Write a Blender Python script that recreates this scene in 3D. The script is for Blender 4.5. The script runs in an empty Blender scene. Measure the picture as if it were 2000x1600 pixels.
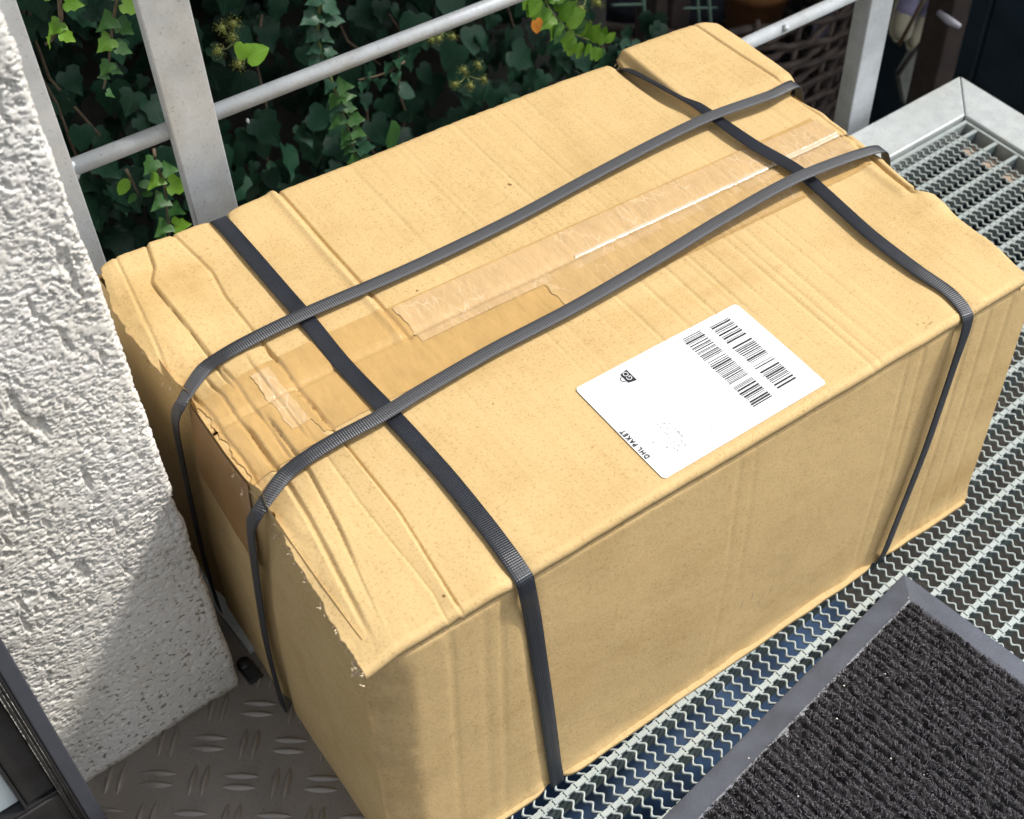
import bpy, bmesh, math, random
import numpy as np
from mathutils import Vector, Matrix

R = math.radians
rng = np.random.default_rng(7)
random.seed(7)
scene = bpy.context.scene
COL = scene.collection

# ------------------------------------------------------------------ camera
cam = bpy.data.cameras.new('camera')
cam_ob = bpy.data.objects.new('camera', cam)
COL.objects.link(cam_ob)
CR = np.array([[0.732, -0.6767, 0.0791], [-0.4611, -0.5775, -0.6737], [0.5016, 0.4567, -0.7348]])
u_, s_, vt_ = np.linalg.svd(CR)
CR = u_ @ vt_
CAM = np.array([0.0, 0.0, 1.0])
FPX, CXP, CYP = 2581.34, 1386.34, 760.68
m = Matrix.Identity(4)
for i in range(3):
    m[i][0] = CR[0, i]; m[i][1] = -CR[1, i]; m[i][2] = -CR[2, i]; m[i][3] = CAM[i]
cam_ob.matrix_world = m
cam.sensor_width = 36.0
cam.sensor_fit = 'HORIZONTAL'
cam.lens = FPX / 2000 * 36
cam.shift_x = (1000 - CXP) / 2000
cam.shift_y = (CYP - 800) / 2000
cam.clip_start = 0.02
cam.clip_end = 500
cam.dof.use_dof = True
cam.dof.focus_distance = 1.0
cam.dof.aperture_fstop = 13
scene.camera = cam_ob

# ------------------------------------------------------------------ light
SUN_EL, SUN_A = R(53), R(25)      # elevation; swing of the sun from +X towards -Y
world = bpy.data.worlds.new('World')
scene.world = world
world.use_nodes = True
wn = world.node_tree
wn.nodes.clear()
sky = wn.nodes.new('ShaderNodeTexSky')
sky.sky_type = 'NISHITA'
sky.sun_disc = False
sky.sun_elevation = SUN_EL
sky.sun_rotation = R(90) + SUN_A
sky.air_density = 1.0
sky.dust_density = 2.0
bg = wn.nodes.new('ShaderNodeBackground')
bg.inputs['Strength'].default_value = 0.15
wo = wn.nodes.new('ShaderNodeOutputWorld')
hs = wn.nodes.new('ShaderNodeHueSaturation')
hs.inputs['Saturation'].default_value = 0.3      # thin bright haze over the blue
wn.links.new(sky.outputs[0], hs.inputs['Color'])
wn.links.new(hs.outputs[0], bg.inputs[0])
wn.links.new(bg.outputs[0], wo.inputs[0])
sun = bpy.data.lights.new('sun', 'SUN')
sun.energy = 2.5
sun.angle = R(5)      # veiled sun: soft edge on the far shadows
sun.color = (1.0, 0.955, 0.88)
sun_ob = bpy.data.objects.new('sun', sun)
COL.objects.link(sun_ob)
sdir = Vector((math.cos(SUN_EL) * math.cos(SUN_A), -math.cos(SUN_EL) * math.sin(SUN_A), math.sin(SUN_EL)))
sun_ob.rotation_euler = sdir.to_track_quat('Z', 'Y').to_euler()
sun_ob.location = (4, -1, 5)
vs = scene.view_settings
vs.view_transform = 'Standard'
vs.look = 'None'
vs.exposure = 0.72
vs.gamma = 1.0
vs.use_curve_mapping = False
scene.render.engine = 'CYCLES'
scene.cycles.use_denoising = True
scene.cycles.max_bounces = 8

# ------------------------------------------------------------------ geometry helpers
def ray(px, py):
    d = CR.T @ np.array([(px - CXP) / FPX, (py - CYP) / FPX, 1.0])
    return d

def on_z(px, py, z=0.0):
    d = ray(px, py); return CAM + d * ((z - CAM[2]) / d[2])

def on_y(px, py, y):
    d = ray(px, py); return CAM + d * (y / d[1])

def on_x(px, py, x):
    d = ray(px, py); return CAM + d * (x / d[0])

def to_px(w):
    h = CR @ (np.asarray(w, float) - CAM)
    return FPX * h[0] / h[2] + CXP, FPX * h[1] / h[2] + CYP

_tab = np.random.default_rng(11).random((256, 256))
def vnoise(x, y, seed=0):
    x = np.asarray(x, float) + seed * 17.31; y = np.asarray(y, float) + seed * 9.77
    xi = np.floor(x).astype(int); yi = np.floor(y).astype(int)
    fx = x - xi; fy = y - yi
    fx = fx * fx * (3 - 2 * fx); fy = fy * fy * (3 - 2 * fy)
    a = _tab[xi & 255, yi & 255]; b = _tab[(xi + 1) & 255, yi & 255]
    c = _tab[xi & 255, (yi + 1) & 255]; d = _tab[(xi + 1) & 255, (yi + 1) & 255]
    return (a * (1 - fx) + b * fx) * (1 - fy) + (c * (1 - fx) + d * fx) * fy - 0.5

def fbm(x, y, oct=4, seed=0):
    t = 0; a = 1.0
    for o in range(oct):
        t = t + a * vnoise(x * 2 ** o, y * 2 ** o, seed + o * 3); a *= 0.5
    return t

def sm(x, a, b):
    t = np.clip((np.asarray(x, float) - a) / (b - a), 0, 1); return t * t * (3 - 2 * t)

def gs(x, w):
    return np.exp(-(np.asarray(x, float) / w) ** 2)

def link(o, parent=None):
    COL.objects.link(o)
    if parent is not None: o.parent = parent
    return o

def mesh_from(name, verts, faces, smooth=False, uvs=None):
    me = bpy.data.meshes.new(name)
    if isinstance(faces, np.ndarray):
        verts = np.asarray(verts, np.float32)
        n, k = faces.shape
        me.vertices.add(len(verts)); me.vertices.foreach_set('co', verts.ravel())
        me.loops.add(n * k); me.loops.foreach_set('vertex_index', faces.astype(np.int32).ravel())
        me.polygons.add(n)
        me.polygons.foreach_set('loop_start', np.arange(0, n * k, k, dtype=np.int32))
        me.update(calc_edges=True)
        me.validate()
    else:
        me.from_pydata([tuple(v) for v in verts], [], faces)
        me.update()
    if uvs is not None:
        ul = me.uv_layers.new(name='UVMap')
        uv = np.asarray(uvs, np.float32)
        idx = np.empty(len(me.loops), np.int32); me.loops.foreach_get('vertex_index', idx)
        ul.data.foreach_set('uv', uv[idx].ravel())
    if smooth:
        me.polygons.foreach_set('use_smooth', np.ones(len(me.polygons), bool))
    return me

def obj(name, me, mat=None, parent=None):
    o = bpy.data.objects.new(name, me)
    if mat is not None and len(me.materials) == 0: me.materials.append(mat)
    return link(o, parent)

def grid_faces(nu, nv, flip=False):
    i = np.arange(nu - 1)[:, None]; j = np.arange(nv - 1)[None, :]
    a = i * nv + j
    f = np.stack([a, a + nv, a + nv + 1, a + 1], -1).reshape(-1, 4)
    return f[:, ::-1] if flip else f

class MB:
    """collects shapes for ONE mesh"""
    def __init__(s): s.v = []; s.f = []
    def box(s, lo, hi, rot=None, at=None):
        b = len(s.v)
        for x in (lo[0], hi[0]):
            for y in (lo[1], hi[1]):
                for z in (lo[2], hi[2]):
                    p = Vector((x, y, z))
                    if rot is not None: p = rot @ p
                    if at is not None: p = p + Vector(at)
                    s.v.append(tuple(p))
        for q in ((0, 1, 3, 2), (4, 6, 7, 5), (0, 4, 5, 1), (2, 3, 7, 6), (0, 2, 6, 4), (1, 5, 7, 3)):
            s.f.append([b + k for k in q])
        return s
    def tube(s, pts, r, n=8, cap=True):
        pts = [Vector(p) for p in pts]
        rs = r if hasattr(r, '__len__') else [r] * len(pts)
        b = len(s.v); up = Vector((0.13, 0.2, 0.97))
        for i, p in enumerate(pts):
            t = (pts[min(i + 1, len(pts) - 1)] - pts[max(i - 1, 0)]).normalized()
            a = t.cross(up)
            if a.length < 1e-4: a = t.cross(Vector((1, 0, 0)))
            a.normalize(); c = t.cross(a)
            for k in range(n):
                an = 2 * math.pi * k / n
                s.v.append(tuple(p + (a * math.cos(an) + c * math.sin(an)) * rs[i]))
        for i in range(len(pts) - 1):
            for k in range(n):
                k2 = (k + 1) % n
                s.f.append([b + i * n + k, b + i * n + k2, b + (i + 1) * n + k2, b + (i + 1) * n + k])
        if cap:
            s.f.append([b + k for k in range(n)][::-1])
            s.f.append([b + (len(pts) - 1) * n + k for k in range(n)])
        return s
    def poly(s, pts):
        b = len(s.v); s.v += [tuple(p) for p in pts]; s.f.append(list(range(b, b + len(pts)))); return s
    def build(s, name, mat, parent=None, smooth=False, bevel=0.0):
        me = mesh_from(name, s.v, s.f, smooth)
        bm = bmesh.new(); bm.from_mesh(me)
        bmesh.ops.recalc_face_normals(bm, faces=bm.faces)
        bm.to_mesh(me); bm.free()
        if smooth:
            me.polygons.foreach_set('use_smooth', np.ones(len(me.polygons), bool))
        o = obj(name, me, mat, parent)
        if bevel:
            md = o.modifiers.new('bevel', 'BEVEL'); md.width = bevel; md.segments = 2; md.limit_method = 'ANGLE'
        return o

def thing(name, label, cat, loc=(0, 0, 0), rz=0.0, group=None):
    o = bpy.data.objects.new(name, None); COL.objects.link(o)
    o.empty_display_size = 0.05
    o.location = loc; o.rotation_euler = (0, 0, rz)
    o['label'] = label; o['category'] = cat
    if group: o['group'] = group
    return o

def tag(o, label=None, cat=None, group=None, kind=None):
    if label: o['label'] = label
    if cat: o['category'] = cat
    if group: o['group'] = group
    if kind: o['kind'] = kind
    return o

# ------------------------------------------------------------------ material helpers
def mat_new(name):
    mt = bpy.data.materials.new(name); mt.use_nodes = True
    nt = mt.node_tree
    return mt, nt, nt.nodes['Principled BSDF']

def nd(nt, typ, **kw):
    n = nt.nodes.new(typ)
    for k, v in kw.items():
        if k in n.inputs: n.inputs[k].default_value = v
        else: setattr(n, k, v)
    return n

def ramp(nt, src, stops):
    r = nt.nodes.new('ShaderNodeValToRGB')
    while len(r.color_ramp.elements) > 1: r.color_ramp.elements.remove(r.color_ramp.elements[0])
    for i, (p, c) in enumerate(stops):
        e = r.color_ramp.elements[0] if i == 0 else r.color_ramp.elements.new(p)
        e.position = p
        e.color = (*c, 1) if len(c) == 3 else c
    nt.links.new(src, r.inputs[0])
    return r

def coords(nt, out='Object', scale=None):
    tc = nt.nodes.new('ShaderNodeTexCoord')
    if scale is None: return tc.outputs[out]
    mp = nt.nodes.new('ShaderNodeMapping'); mp.inputs['Scale'].default_value = scale
    nt.links.new(tc.outputs[out], mp.inputs[0])
    return mp.outputs[0]

def noise(nt, vec, scale, detail=4, rough=0.55):
    n = nd(nt, 'ShaderNodeTexNoise', Scale=scale, Detail=detail, Roughness=rough)
    nt.links.new(vec, n.inputs['Vector'])
    return n.outputs['Fac']

def mixc(nt, fac, a, b, mode='MIX'):
    mx = nt.nodes.new('ShaderNodeMix'); mx.data_type = 'RGBA'; mx.blend_type = mode
    for sock, val in ((mx.inputs[0], fac), (mx.inputs[6], a), (mx.inputs[7], b)):
        if hasattr(val, 'is_linked') or hasattr(val, 'links'): nt.links.new(val, sock)
        elif isinstance(val, tuple): sock.default_value = (*val, 1) if len(val) == 3 else val
        else: sock.default_value = val
    return mx.outputs[2]

def math_n(nt, op, a, b=None):
    n = nt.nodes.new('ShaderNodeMath'); n.operation = op
    for i, v in enumerate((a, b)):
        if v is None: continue
        if hasattr(v, 'links'): nt.links.new(v, n.inputs[i])
        else: n.inputs[i].default_value = v
    return n.outputs[0]

def bump(nt, p, h, strength, dist):
    b = nd(nt, 'ShaderNodeBump', Strength=strength, Distance=dist)
    nt.links.new(h, b.inputs['Height'])
    if p.inputs['Normal'].links:
        nt.links.new(p.inputs['Normal'].links[0].from_socket, b.inputs['Normal'])
    nt.links.new(b.outputs[0], p.inputs['Normal'])

def simple(name, col, rough=0.6, metal=0.0, var=0.15, scale=30, bs=0.0, bd=0.001, bscale=200, spec=0.5):
    mt, nt, p = mat_new(name)
    v = coords(nt)
    n = noise(nt, v, scale, 5)
    lo = tuple(c * (1 - var) for c in col); hi = tuple(min(1, c * (1 + var)) for c in col)
    r = ramp(nt, n, [(0.3, lo), (0.7, hi)])
    nt.links.new(r.outputs[0], p.inputs['Base Color'])
    p.inputs['Roughness'].default_value = rough
    p.inputs['Metallic'].default_value = metal
    p.inputs['Specular IOR Level'].default_value = spec
    if bs: bump(nt, p, noise(nt, v, bscale, 3), bs, bd)
    return mt

def mat_cardboard(name, col=(0.560, 0.400, 0.192), dark=0.0, smudge=False):
    mt, nt, p = mat_new(name)
    v = coords(nt)
    base = ramp(nt, noise(nt, v, 11, 6, 0.62), [(0.28, (col[0] * 0.88, col[1] * 0.85, col[2] * 0.78)), (0.5, col), (0.72, tuple(min(1, c * 1.07) for c in col))])
    sp = ramp(nt, noise(nt, v, 520, 2, 0.6), [(0.33, (0.5, 0.42, 0.3)), (0.44, (1, 1, 1))])
    c1 = mixc(nt, 0.38, base.outputs[0], sp.outputs[0], 'MULTIPLY')
    sp2 = ramp(nt, noise(nt, v, 210, 3, 0.7), [(0.30, (0.62, 0.50, 0.34)), (0.42, (1, 1, 1))])
    patch = ramp(nt, noise(nt, v, 16, 3), [(0.42, (0, 0, 0)), (0.66, (1, 1, 1))])
    c2 = mixc(nt, math_n(nt, 'MULTIPLY', patch.outputs[0], 0.55), c1, sp2.outputs[0], 'MULTIPLY')
    st = ramp(nt, noise(nt, coords(nt, 'Object', (0.5, 1.6, 1)), 5.5, 5, 0.7), [(0.56, (1, 1, 1)), (0.74, (0.86, 0.80, 0.70))])
    c2 = mixc(nt, 0.8, c2, st.outputs[0], 'MULTIPLY')
    dots = ramp(nt, noise(nt, v, 95, 1, 0.4), [(0.160, (0.25, 0.19, 0.13)), (0.185, (1, 1, 1))])
    c2 = mixc(nt, 0.9, c2, dots.outputs[0], 'MULTIPLY')
    # liner grain that shows the flutes
    vs_ = coords(nt, 'Object', (1, 0.03, 1))
    fl = ramp(nt, noise(nt, vs_, 240, 2, 0.5), [(0.36, (0.86, 0.82, 0.75)), (0.55, (1, 1, 1))])
    c3 = mixc(nt, 0.22, c2, fl.outputs[0], 'MULTIPLY')
    if smudge:
        sx = nt.nodes.new('ShaderNodeSeparateXYZ'); nt.links.new(v, sx.inputs[0])
        edge = ramp(nt, sx.outputs[0], [(0.0, (1, 1, 1)), (0.012, (0.9, 0.9, 0.9)), (0.045, (0, 0, 0))])
        nz = ramp(nt, noise(nt, coords(nt, 'Object', (1, 1, 0.35)), 60, 5, 0.7), [(0.40, (0, 0, 0)), (0.75, (1, 1, 1))])
        f = math_n(nt, 'MULTIPLY', edge.outputs[0], nz.outputs[0])
        c3 = mixc(nt, math_n(nt, 'MULTIPLY', f, 0.5), c3, (0.30, 0.195, 0.10))
        # scuff marks on the panel
        sc = coords(nt, 'Object', (1, 1, 0.25))
        a = ramp(nt, noise(nt, sc, 150, 4, 0.7), [(0.58, (0, 0, 0)), (0.70, (1, 1, 1))])
        d = nd(nt, 'ShaderNodeVectorMath', operation='DISTANCE'); nt.links.new(v, d.inputs[0]); d.inputs[1].default_value = (0.318, 0.0, 0.085)
        b = ramp(nt, d.outputs['Value'], [(0.0, (1, 1, 1)), (0.045, (0, 0, 0))])
        c3 = mixc(nt, math_n(nt, 'MULTIPLY', a.outputs[0], b.outputs[0]), c3, (0.22, 0.18, 0.14))
    nt.links.new(c3, p.inputs['Base Color'])
    p.inputs['Roughness'].default_value = 0.78
    p.inputs['Specular IOR Level'].default_value = 0.25
    bump(nt, p, noise(nt, v, 420, 3, 0.6), 0.35, 0.0006)
    bump(nt, p, noise(nt, vs_, 160, 3, 0.5), 0.14, 0.0008)
    return mt

def mat_tape(name, col, crinkle=0.5, rough=0.28, pale=None):
    mt, nt, p = mat_new(name)
    v = coords(nt)
    vv = coords(nt, 'Object', (1, 0.45, 1))
    n = noise(nt, vv, 95, 5, 0.65)
    r = ramp(nt, n, [(0.3, tuple(c * 0.9 for c in col)), (0.7, tuple(min(1, c * 1.08) for c in col))])
    c = r.outputs[0]
    if pale:
        w = nd(nt, 'ShaderNodeTexVoronoi', feature='DISTANCE_TO_EDGE', Scale=130.0)
        nt.links.new(coords(nt, 'Object', (1, 0.35, 1)), w.inputs['Vector'])
        e = ramp(nt, w.outputs['Distance'], [(0.0, (1, 1, 1)), (0.06, (0, 0, 0))])
        n2 = ramp(nt, noise(nt, v, 30, 3), [(0.45, (0, 0, 0)), (0.6, (1, 1, 1))])
        c = mixc(nt, math_n(nt, 'MULTIPLY', math_n(nt, 'MULTIPLY', e.outputs[0], n2.outputs[0]), 0.6), c, pale)
    nt.links.new(c, p.inputs['Base Color'])
    p.inputs['Roughness'].default_value = rough
    p.inputs['Coat Weight'].default_value = 0.35
    p.inputs['Coat Roughness'].default_value = 0.15
    vm = coords(nt, 'Object', (1, 0.4, 1))
    bump(nt, p, noise(nt, vm, 170, 4, 0.7), crinkle, 0.0012)
    return mt

def mat_strap():
    mt, nt, p = mat_new('strap_webbing')
    uv = coords(nt, 'UV')
    sx = nt.nodes.new('ShaderNodeSeparateXYZ'); nt.links.new(uv, sx.inputs[0])
    k = 2 * math.pi / 0.0034
    a = math_n(nt, 'SINE', math_n(nt, 'MULTIPLY', math_n(nt, 'ADD', sx.outputs[0], sx.outputs[1]), k))
    b = math_n(nt, 'SINE', math_n(nt, 'MULTIPLY', math_n(nt, 'SUBTRACT', sx.outputs[0], sx.outputs[1]), k))
    h = math_n(nt, 'MULTIPLY', a, b)
    hh = math_n(nt, 'ADD', math_n(nt, 'MULTIPLY', h, 0.5), 0.5)
    r = ramp(nt, hh, [(0.2, (0.004, 0.005, 0.008)), (0.85, (0.024, 0.029, 0.043))])
    n = ramp(nt, noise(nt, coords(nt), 60, 3), [(0.3, (0.8, 0.8, 0.8)), (0.7, (1.2, 1.2, 1.2))])
    nt.links.new(mixc(nt, 1.0, r.outputs[0], n.outputs[0], 'MULTIPLY'), p.inputs['Base Color'])
    p.inputs['Roughness'].default_value = 0.46
    p.inputs['Specular IOR Level'].default_value = 1.0
    p.inputs['Anisotropic'].default_value = 0.85
    p.inputs['Anisotropic Rotation'].default_value = 0.25
    tg = nt.nodes.new('ShaderNodeTangent'); tg.direction_type = 'UV_MAP'; tg.uv_map = 'UVMap'
    nt.links.new(tg.outputs[0], p.inputs['Tangent'])
    bump(nt, p, hh, 0.7, 0.0005)
    return mt

def mat_galv(name, col=(0.50, 0.53, 0.54), metal=0.35, rough=0.5, spots=True, warm=0.0):
    mt, nt, p = mat_new(name)
    v = coords(nt)
    r = ramp(nt, noise(nt, v, 28, 6, 0.65), [(0.3, tuple(c * 0.82 for c in col)), (0.7, tuple(min(1, c * 1.1) for c in col))])
    c = r.outputs[0]
    if spots:
        s = ramp(nt, noise(nt, v, 330, 3, 0.6), [(0.30, (0.45, 0.45, 0.44)), (0.40, (1, 1, 1))])
        c = mixc(nt, 0.6, c, s.outputs[0], 'MULTIPLY')
        st = ramp(nt, noise(nt, coords(nt, 'Object', (1, 1, 0.2)), 14, 5, 0.7), [(0.5, (1, 1, 1)), (0.75, (0.86, 0.80, 0.70))])
        c = mixc(nt, 0.8, c, st.outputs[0], 'MULTIPLY')
    nt.links.new(c, p.inputs['Base Color'])
    p.inputs['Metallic'].default_value = metal
    rr = ramp(nt, noise(nt, v, 60, 4), [(0.3, (rough - 0.08,) * 3), (0.7, (rough + 0.12,) * 3)])
    nt.links.new(rr.outputs[0], p.inputs['Roughness'])
    bump(nt, p, noise(nt, v, 260, 3), 0.25, 0.0008)
    return mt

def mat_leaf(name, lo, hi, vein, trans=0.0, rough=0.45):
    mt, nt, p = mat_new(name)
    uv = coords(nt, 'UV')
    oi = nt.nodes.new('ShaderNodeObjectInfo')
    sx = nt.nodes.new('ShaderNodeSeparateXYZ'); nt.links.new(uv, sx.inputs[0])
    ang = math_n(nt, 'ARCTAN2', sx.outputs[0], math_n(nt, 'ADD', sx.outputs[1], 0.08))
    w = math_n(nt, 'ABSOLUTE', math_n(nt, 'SINE', math_n(nt, 'MULTIPLY', ang, 4.0)))
    vn = ramp(nt, w, [(0.0, (1, 1, 1)), (0.13, (0, 0, 0))])
    n = noise(nt, coords(nt, 'Object'), 22, 3)
    f = math_n(nt, 'ADD', math_n(nt, 'MULTIPLY', n, 0.6), math_n(nt, 'MULTIPLY', oi.outputs['Random'], 0.5))
    r = ramp(nt, f, [(0.3, lo), (0.75, hi)])
    nt.links.new(mixc(nt, math_n(nt, 'MULTIPLY', vn.outputs[0], 0.55), r.outputs[0], vein), p.inputs['Base Color'])
    p.inputs['Roughness'].default_value = rough
    p.inputs['Specular IOR Level'].default_value = 0.3 if trans else 0.16
    if trans:
        p.inputs['Subsurface Weight'].default_value = 0.0
        tr = nt.nodes.new('ShaderNodeBsdfTranslucent')
        nt.links.new(r.outputs[0], tr.inputs[0])
        ms = nt.nodes.new('ShaderNodeMixShader'); ms.inputs[0].default_value = trans
        nt.links.new(p.outputs[0], ms.inputs[1]); nt.links.new(tr.outputs[0], ms.inputs[2])
        nt.links.new(ms.outputs[0], nt.nodes['Material Output'].inputs[0])
    return mt

def mat_render():
    mt, nt, p = mat_new('white_render')
    v = coords(nt)
    r = ramp(nt, noise(nt, v, 12, 4), [(0.3, (0.62, 0.61, 0.58)), (0.7, (0.74, 0.73, 0.71))])
    # brown grime specks sit in the pits near the floor
    sx = nt.nodes.new('ShaderNodeSeparateXYZ'); nt.links.new(v, sx.inputs[0])
    low = ramp(nt, math_n(nt, 'SUBTRACT', sx.outputs[2], math_n(nt, 'MULTIPLY', sx.outputs[0], 0.9)), [(0.02, (1, 1, 1)), (0.16, (0.1, 0.1, 0.1)), (0.3, (0, 0, 0))])
    sp = ramp(nt, noise(nt, coords(nt, 'Object', (1, 1, 1.6)), 190, 2, 0.5), [(0.60, (0, 0, 0)), (0.66, (1, 1, 1))])
    f = math_n(nt, 'MULTIPLY', low.outputs[0], sp.outputs[0])
    c = mixc(nt, math_n(nt, 'MULTIPLY', f, 0.8), r.outputs[0], (0.16, 0.13, 0.09))
    gr = ramp(nt, noise(nt, v, 7, 3), [(0.35, (1, 1, 1)), (0.75, (0.86, 0.82, 0.74))])
    c = mixc(nt, 0.6, c, gr.outputs[0], 'MULTIPLY')
    gz = ramp(nt, math_n(nt, 'ADD', sx.outputs[2], math_n(nt, 'MULTIPLY', noise(nt, v, 60, 4), 0.012)), [(0.006, (1, 1, 1)), (0.013, (0, 0, 0))])
    c = mixc(nt, math_n(nt, 'MULTIPLY', gz.outputs[0], 0.75), c, (0.22, 0.17, 0.11))
    nt.links.new(c, p.inputs['Base Color'])
    p.inputs['Roughness'].default_value = 0.9
    p.inputs['Specular IOR Level'].default_value = 0.2
    bump(nt, p, noise(nt, v, 500, 3, 0.6), 0.4, 0.0006)
    return mt

M = {}
M['card'] = mat_cardboard('cardboard')
M['card_front'] = mat_cardboard('cardboard_front', smudge=True)
M['card_core'] = simple('cardboard_core', (0.46, 0.30, 0.15), 0.85, var=0.25, scale=150)
M['torn'] = simple('torn_paper', (0.70, 0.56, 0.40), 0.9, var=0.25, scale=300)
M['tape'] = mat_tape('packing_tape', (0.49, 0.315, 0.125), 0.6)
M['tape_mid'] = mat_tape('worn_tape', (0.515, 0.345, 0.158), 0.8, 0.22, pale=(0.66, 0.50, 0.32))
M['tape_pale'] = mat_tape('crinkled_tape', (0.545, 0.375, 0.195), 0.9, 0.2, pale=(0.70, 0.54, 0.37))
M['tape_dark'] = mat_tape('brown_tape', (0.40, 0.225, 0.085), 0.3)
M['tape_clear'] = mat_tape('white_tape_edge', (0.60, 0.47, 0.33), 0.6, 0.2)
M['paper'] = simple('label_paper', (0.76, 0.77, 0.79), 0.5, var=0.02, scale=20)
M['ink'] = simple('black_ink', (0.012, 0.015, 0.022), 0.6, var=0.3, scale=400)
M['strap'] = mat_strap()
M['galv'] = mat_galv('galvanised_steel')
M['galv_frame'] = mat_galv('galvanised_frame', (0.50, 0.54, 0.55), 0.25, 0.45)
M['galv_post'] = mat_galv('galvanised_post', (0.42, 0.45, 0.48), 0.25, 0.5)
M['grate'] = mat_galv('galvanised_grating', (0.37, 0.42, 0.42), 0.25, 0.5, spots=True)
M['grate_core'] = simple('shaded_zinc', (0.085, 0.115, 0.120), 0.7, var=0.4, scale=40)  # darkened zinc: the shade between the bars is put into the colour
M['rust'] = simple('dusty_ledge', (0.36, 0.27, 0.20), 0.8, var=0.3, scale=60)
M['render'] = mat_render()
M['white_wall'] = simple('wall_core', (0.72, 0.72, 0.70), 0.9, var=0.05)
M['plate'] = mat_galv('worn_aluminium', (0.235, 0.212, 0.190), 0.3, 0.46)
M['plate_bar'] = mat_galv('worn_aluminium_rib', (0.26, 0.235, 0.208), 0.35, 0.42)
M['rubber'] = simple('grey_rubber', (0.072, 0.082, 0.108), 0.42, var=0.2, scale=40, bs=0.3, bscale=500)
M['pile'] = simple('mat_pile', (0.016, 0.015, 0.018), 0.85, var=0.6, scale=260, bs=0.8, bd=0.002, bscale=700)
M['fibre'] = simple('mat_fibre', (0.085, 0.080, 0.092), 0.7, var=0.7, scale=300)  # loops coloured lighter than the pile, highlights put into the colour
M['lint'] = simple('pale_lint', (0.6, 0.58, 0.55), 0.8)
M['frame_black'] = simple('black_rubber_gasket', (0.012, 0.012, 0.014), 0.4, var=0.3, scale=80)
M['frame_grey'] = simple('anthracite_profile', (0.055, 0.060, 0.075), 0.45, var=0.1, scale=60, bs=0.2, bscale=600)
M['frame_dirty'] = simple('dusty_black_profile', (0.013, 0.0125, 0.013), 0.6, var=0.7, scale=40, bs=0.4, bscale=250)
M['pane'] = simple('pale_door_panel', (0.70, 0.78, 0.79), 0.2, var=0.03)
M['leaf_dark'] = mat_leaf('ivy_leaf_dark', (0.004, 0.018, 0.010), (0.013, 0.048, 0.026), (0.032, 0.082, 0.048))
M['leaf_mid'] = mat_leaf('ivy_leaf_young', (0.03, 0.10, 0.025), (0.07, 0.18, 0.045), (0.15, 0.28, 0.11), 0.25, 0.4)
M['leaf_lime'] = mat_leaf('ivy_leaf_lime', (0.11, 0.26, 0.02), (0.19, 0.37, 0.035), (0.32, 0.46, 0.12), 0.3, 0.4)
M['leaf_teal'] = mat_leaf('ivy_leaf_bluish', (0.016, 0.062, 0.032), (0.036, 0.11, 0.058), (0.085, 0.17, 0.11), 0.1, 0.4)
M['leaf_dead'] = mat_leaf('withered_leaf', (0.42, 0.15, 0.02), (0.6, 0.26, 0.03), (0.05, 0.02, 0.01))
M['stem'] = simple('ivy_stem', (0.15, 0.11, 0.07), 0.7, var=0.3, scale=120)
M['stem_green'] = simple('ivy_stem_green', (0.18, 0.22, 0.07), 0.6, var=0.3, scale=120)
M['umbel'] = simple('ivy_flower', (0.17, 0.19, 0.04), 0.7, var=0.4, scale=300)
M['soil'] = simple('dark_soil', (0.018, 0.016, 0.013), 0.95, var=0.5, scale=12, bs=0.6, bd=0.02, bscale=40)
M['stone_dark'] = simple('dark_backing', (0.03, 0.032, 0.026), 0.95, var=0.5, scale=15)
M['wood_dark'] = simple('dark_wood', (0.030, 0.020, 0.016), 0.75, var=0.45, scale=25, bs=0.3, bscale=90)
M['wood_brown'] = simple('brown_stick', (0.12, 0.07, 0.04), 0.7, var=0.4, scale=40)
M['shed'] = simple('blue_black_boards', (0.012, 0.026, 0.040), 0.7, var=0.35, scale=8)
M['wicker'] = simple('old_wicker', (0.085, 0.064, 0.054), 0.75, var=0.55, scale=35, bs=0.4, bscale=200)
M['tub'] = simple('blue_grey_plastic', (0.10, 0.11, 0.15), 0.5, var=0.2)
M['terracotta'] = simple('terracotta', (0.30, 0.13, 0.045), 0.8, var=0.3)
M['lavender'] = simple('lavender_cloth', (0.24, 0.22, 0.33), 0.85, var=0.2, scale=60, bs=0.4, bscale=400)
M['sole'] = simple('beige_sole', (0.40, 0.37, 0.26), 0.7, var=0.15, scale=50)
M['board'] = simple('grey_board', (0.22, 0.23, 0.20), 0.8, var=0.3, scale=25)
M['wire'] = simple('green_wire', (0.10, 0.17, 0.13), 0.5)
M['blue'] = simple('blue_sheet', (0.04, 0.09, 0.19), 0.5, var=0.8, scale=14)
M['pale_clip'] = simple('pale_plastic', (0.36, 0.35, 0.40), 0.5)

# ------------------------------------------------------------------ setting
g = MB(); g.box((-40, -40, -1.35), (60, 60, -1.2)); tag(g.build('ground', M['soil']), kind='structure')

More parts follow.
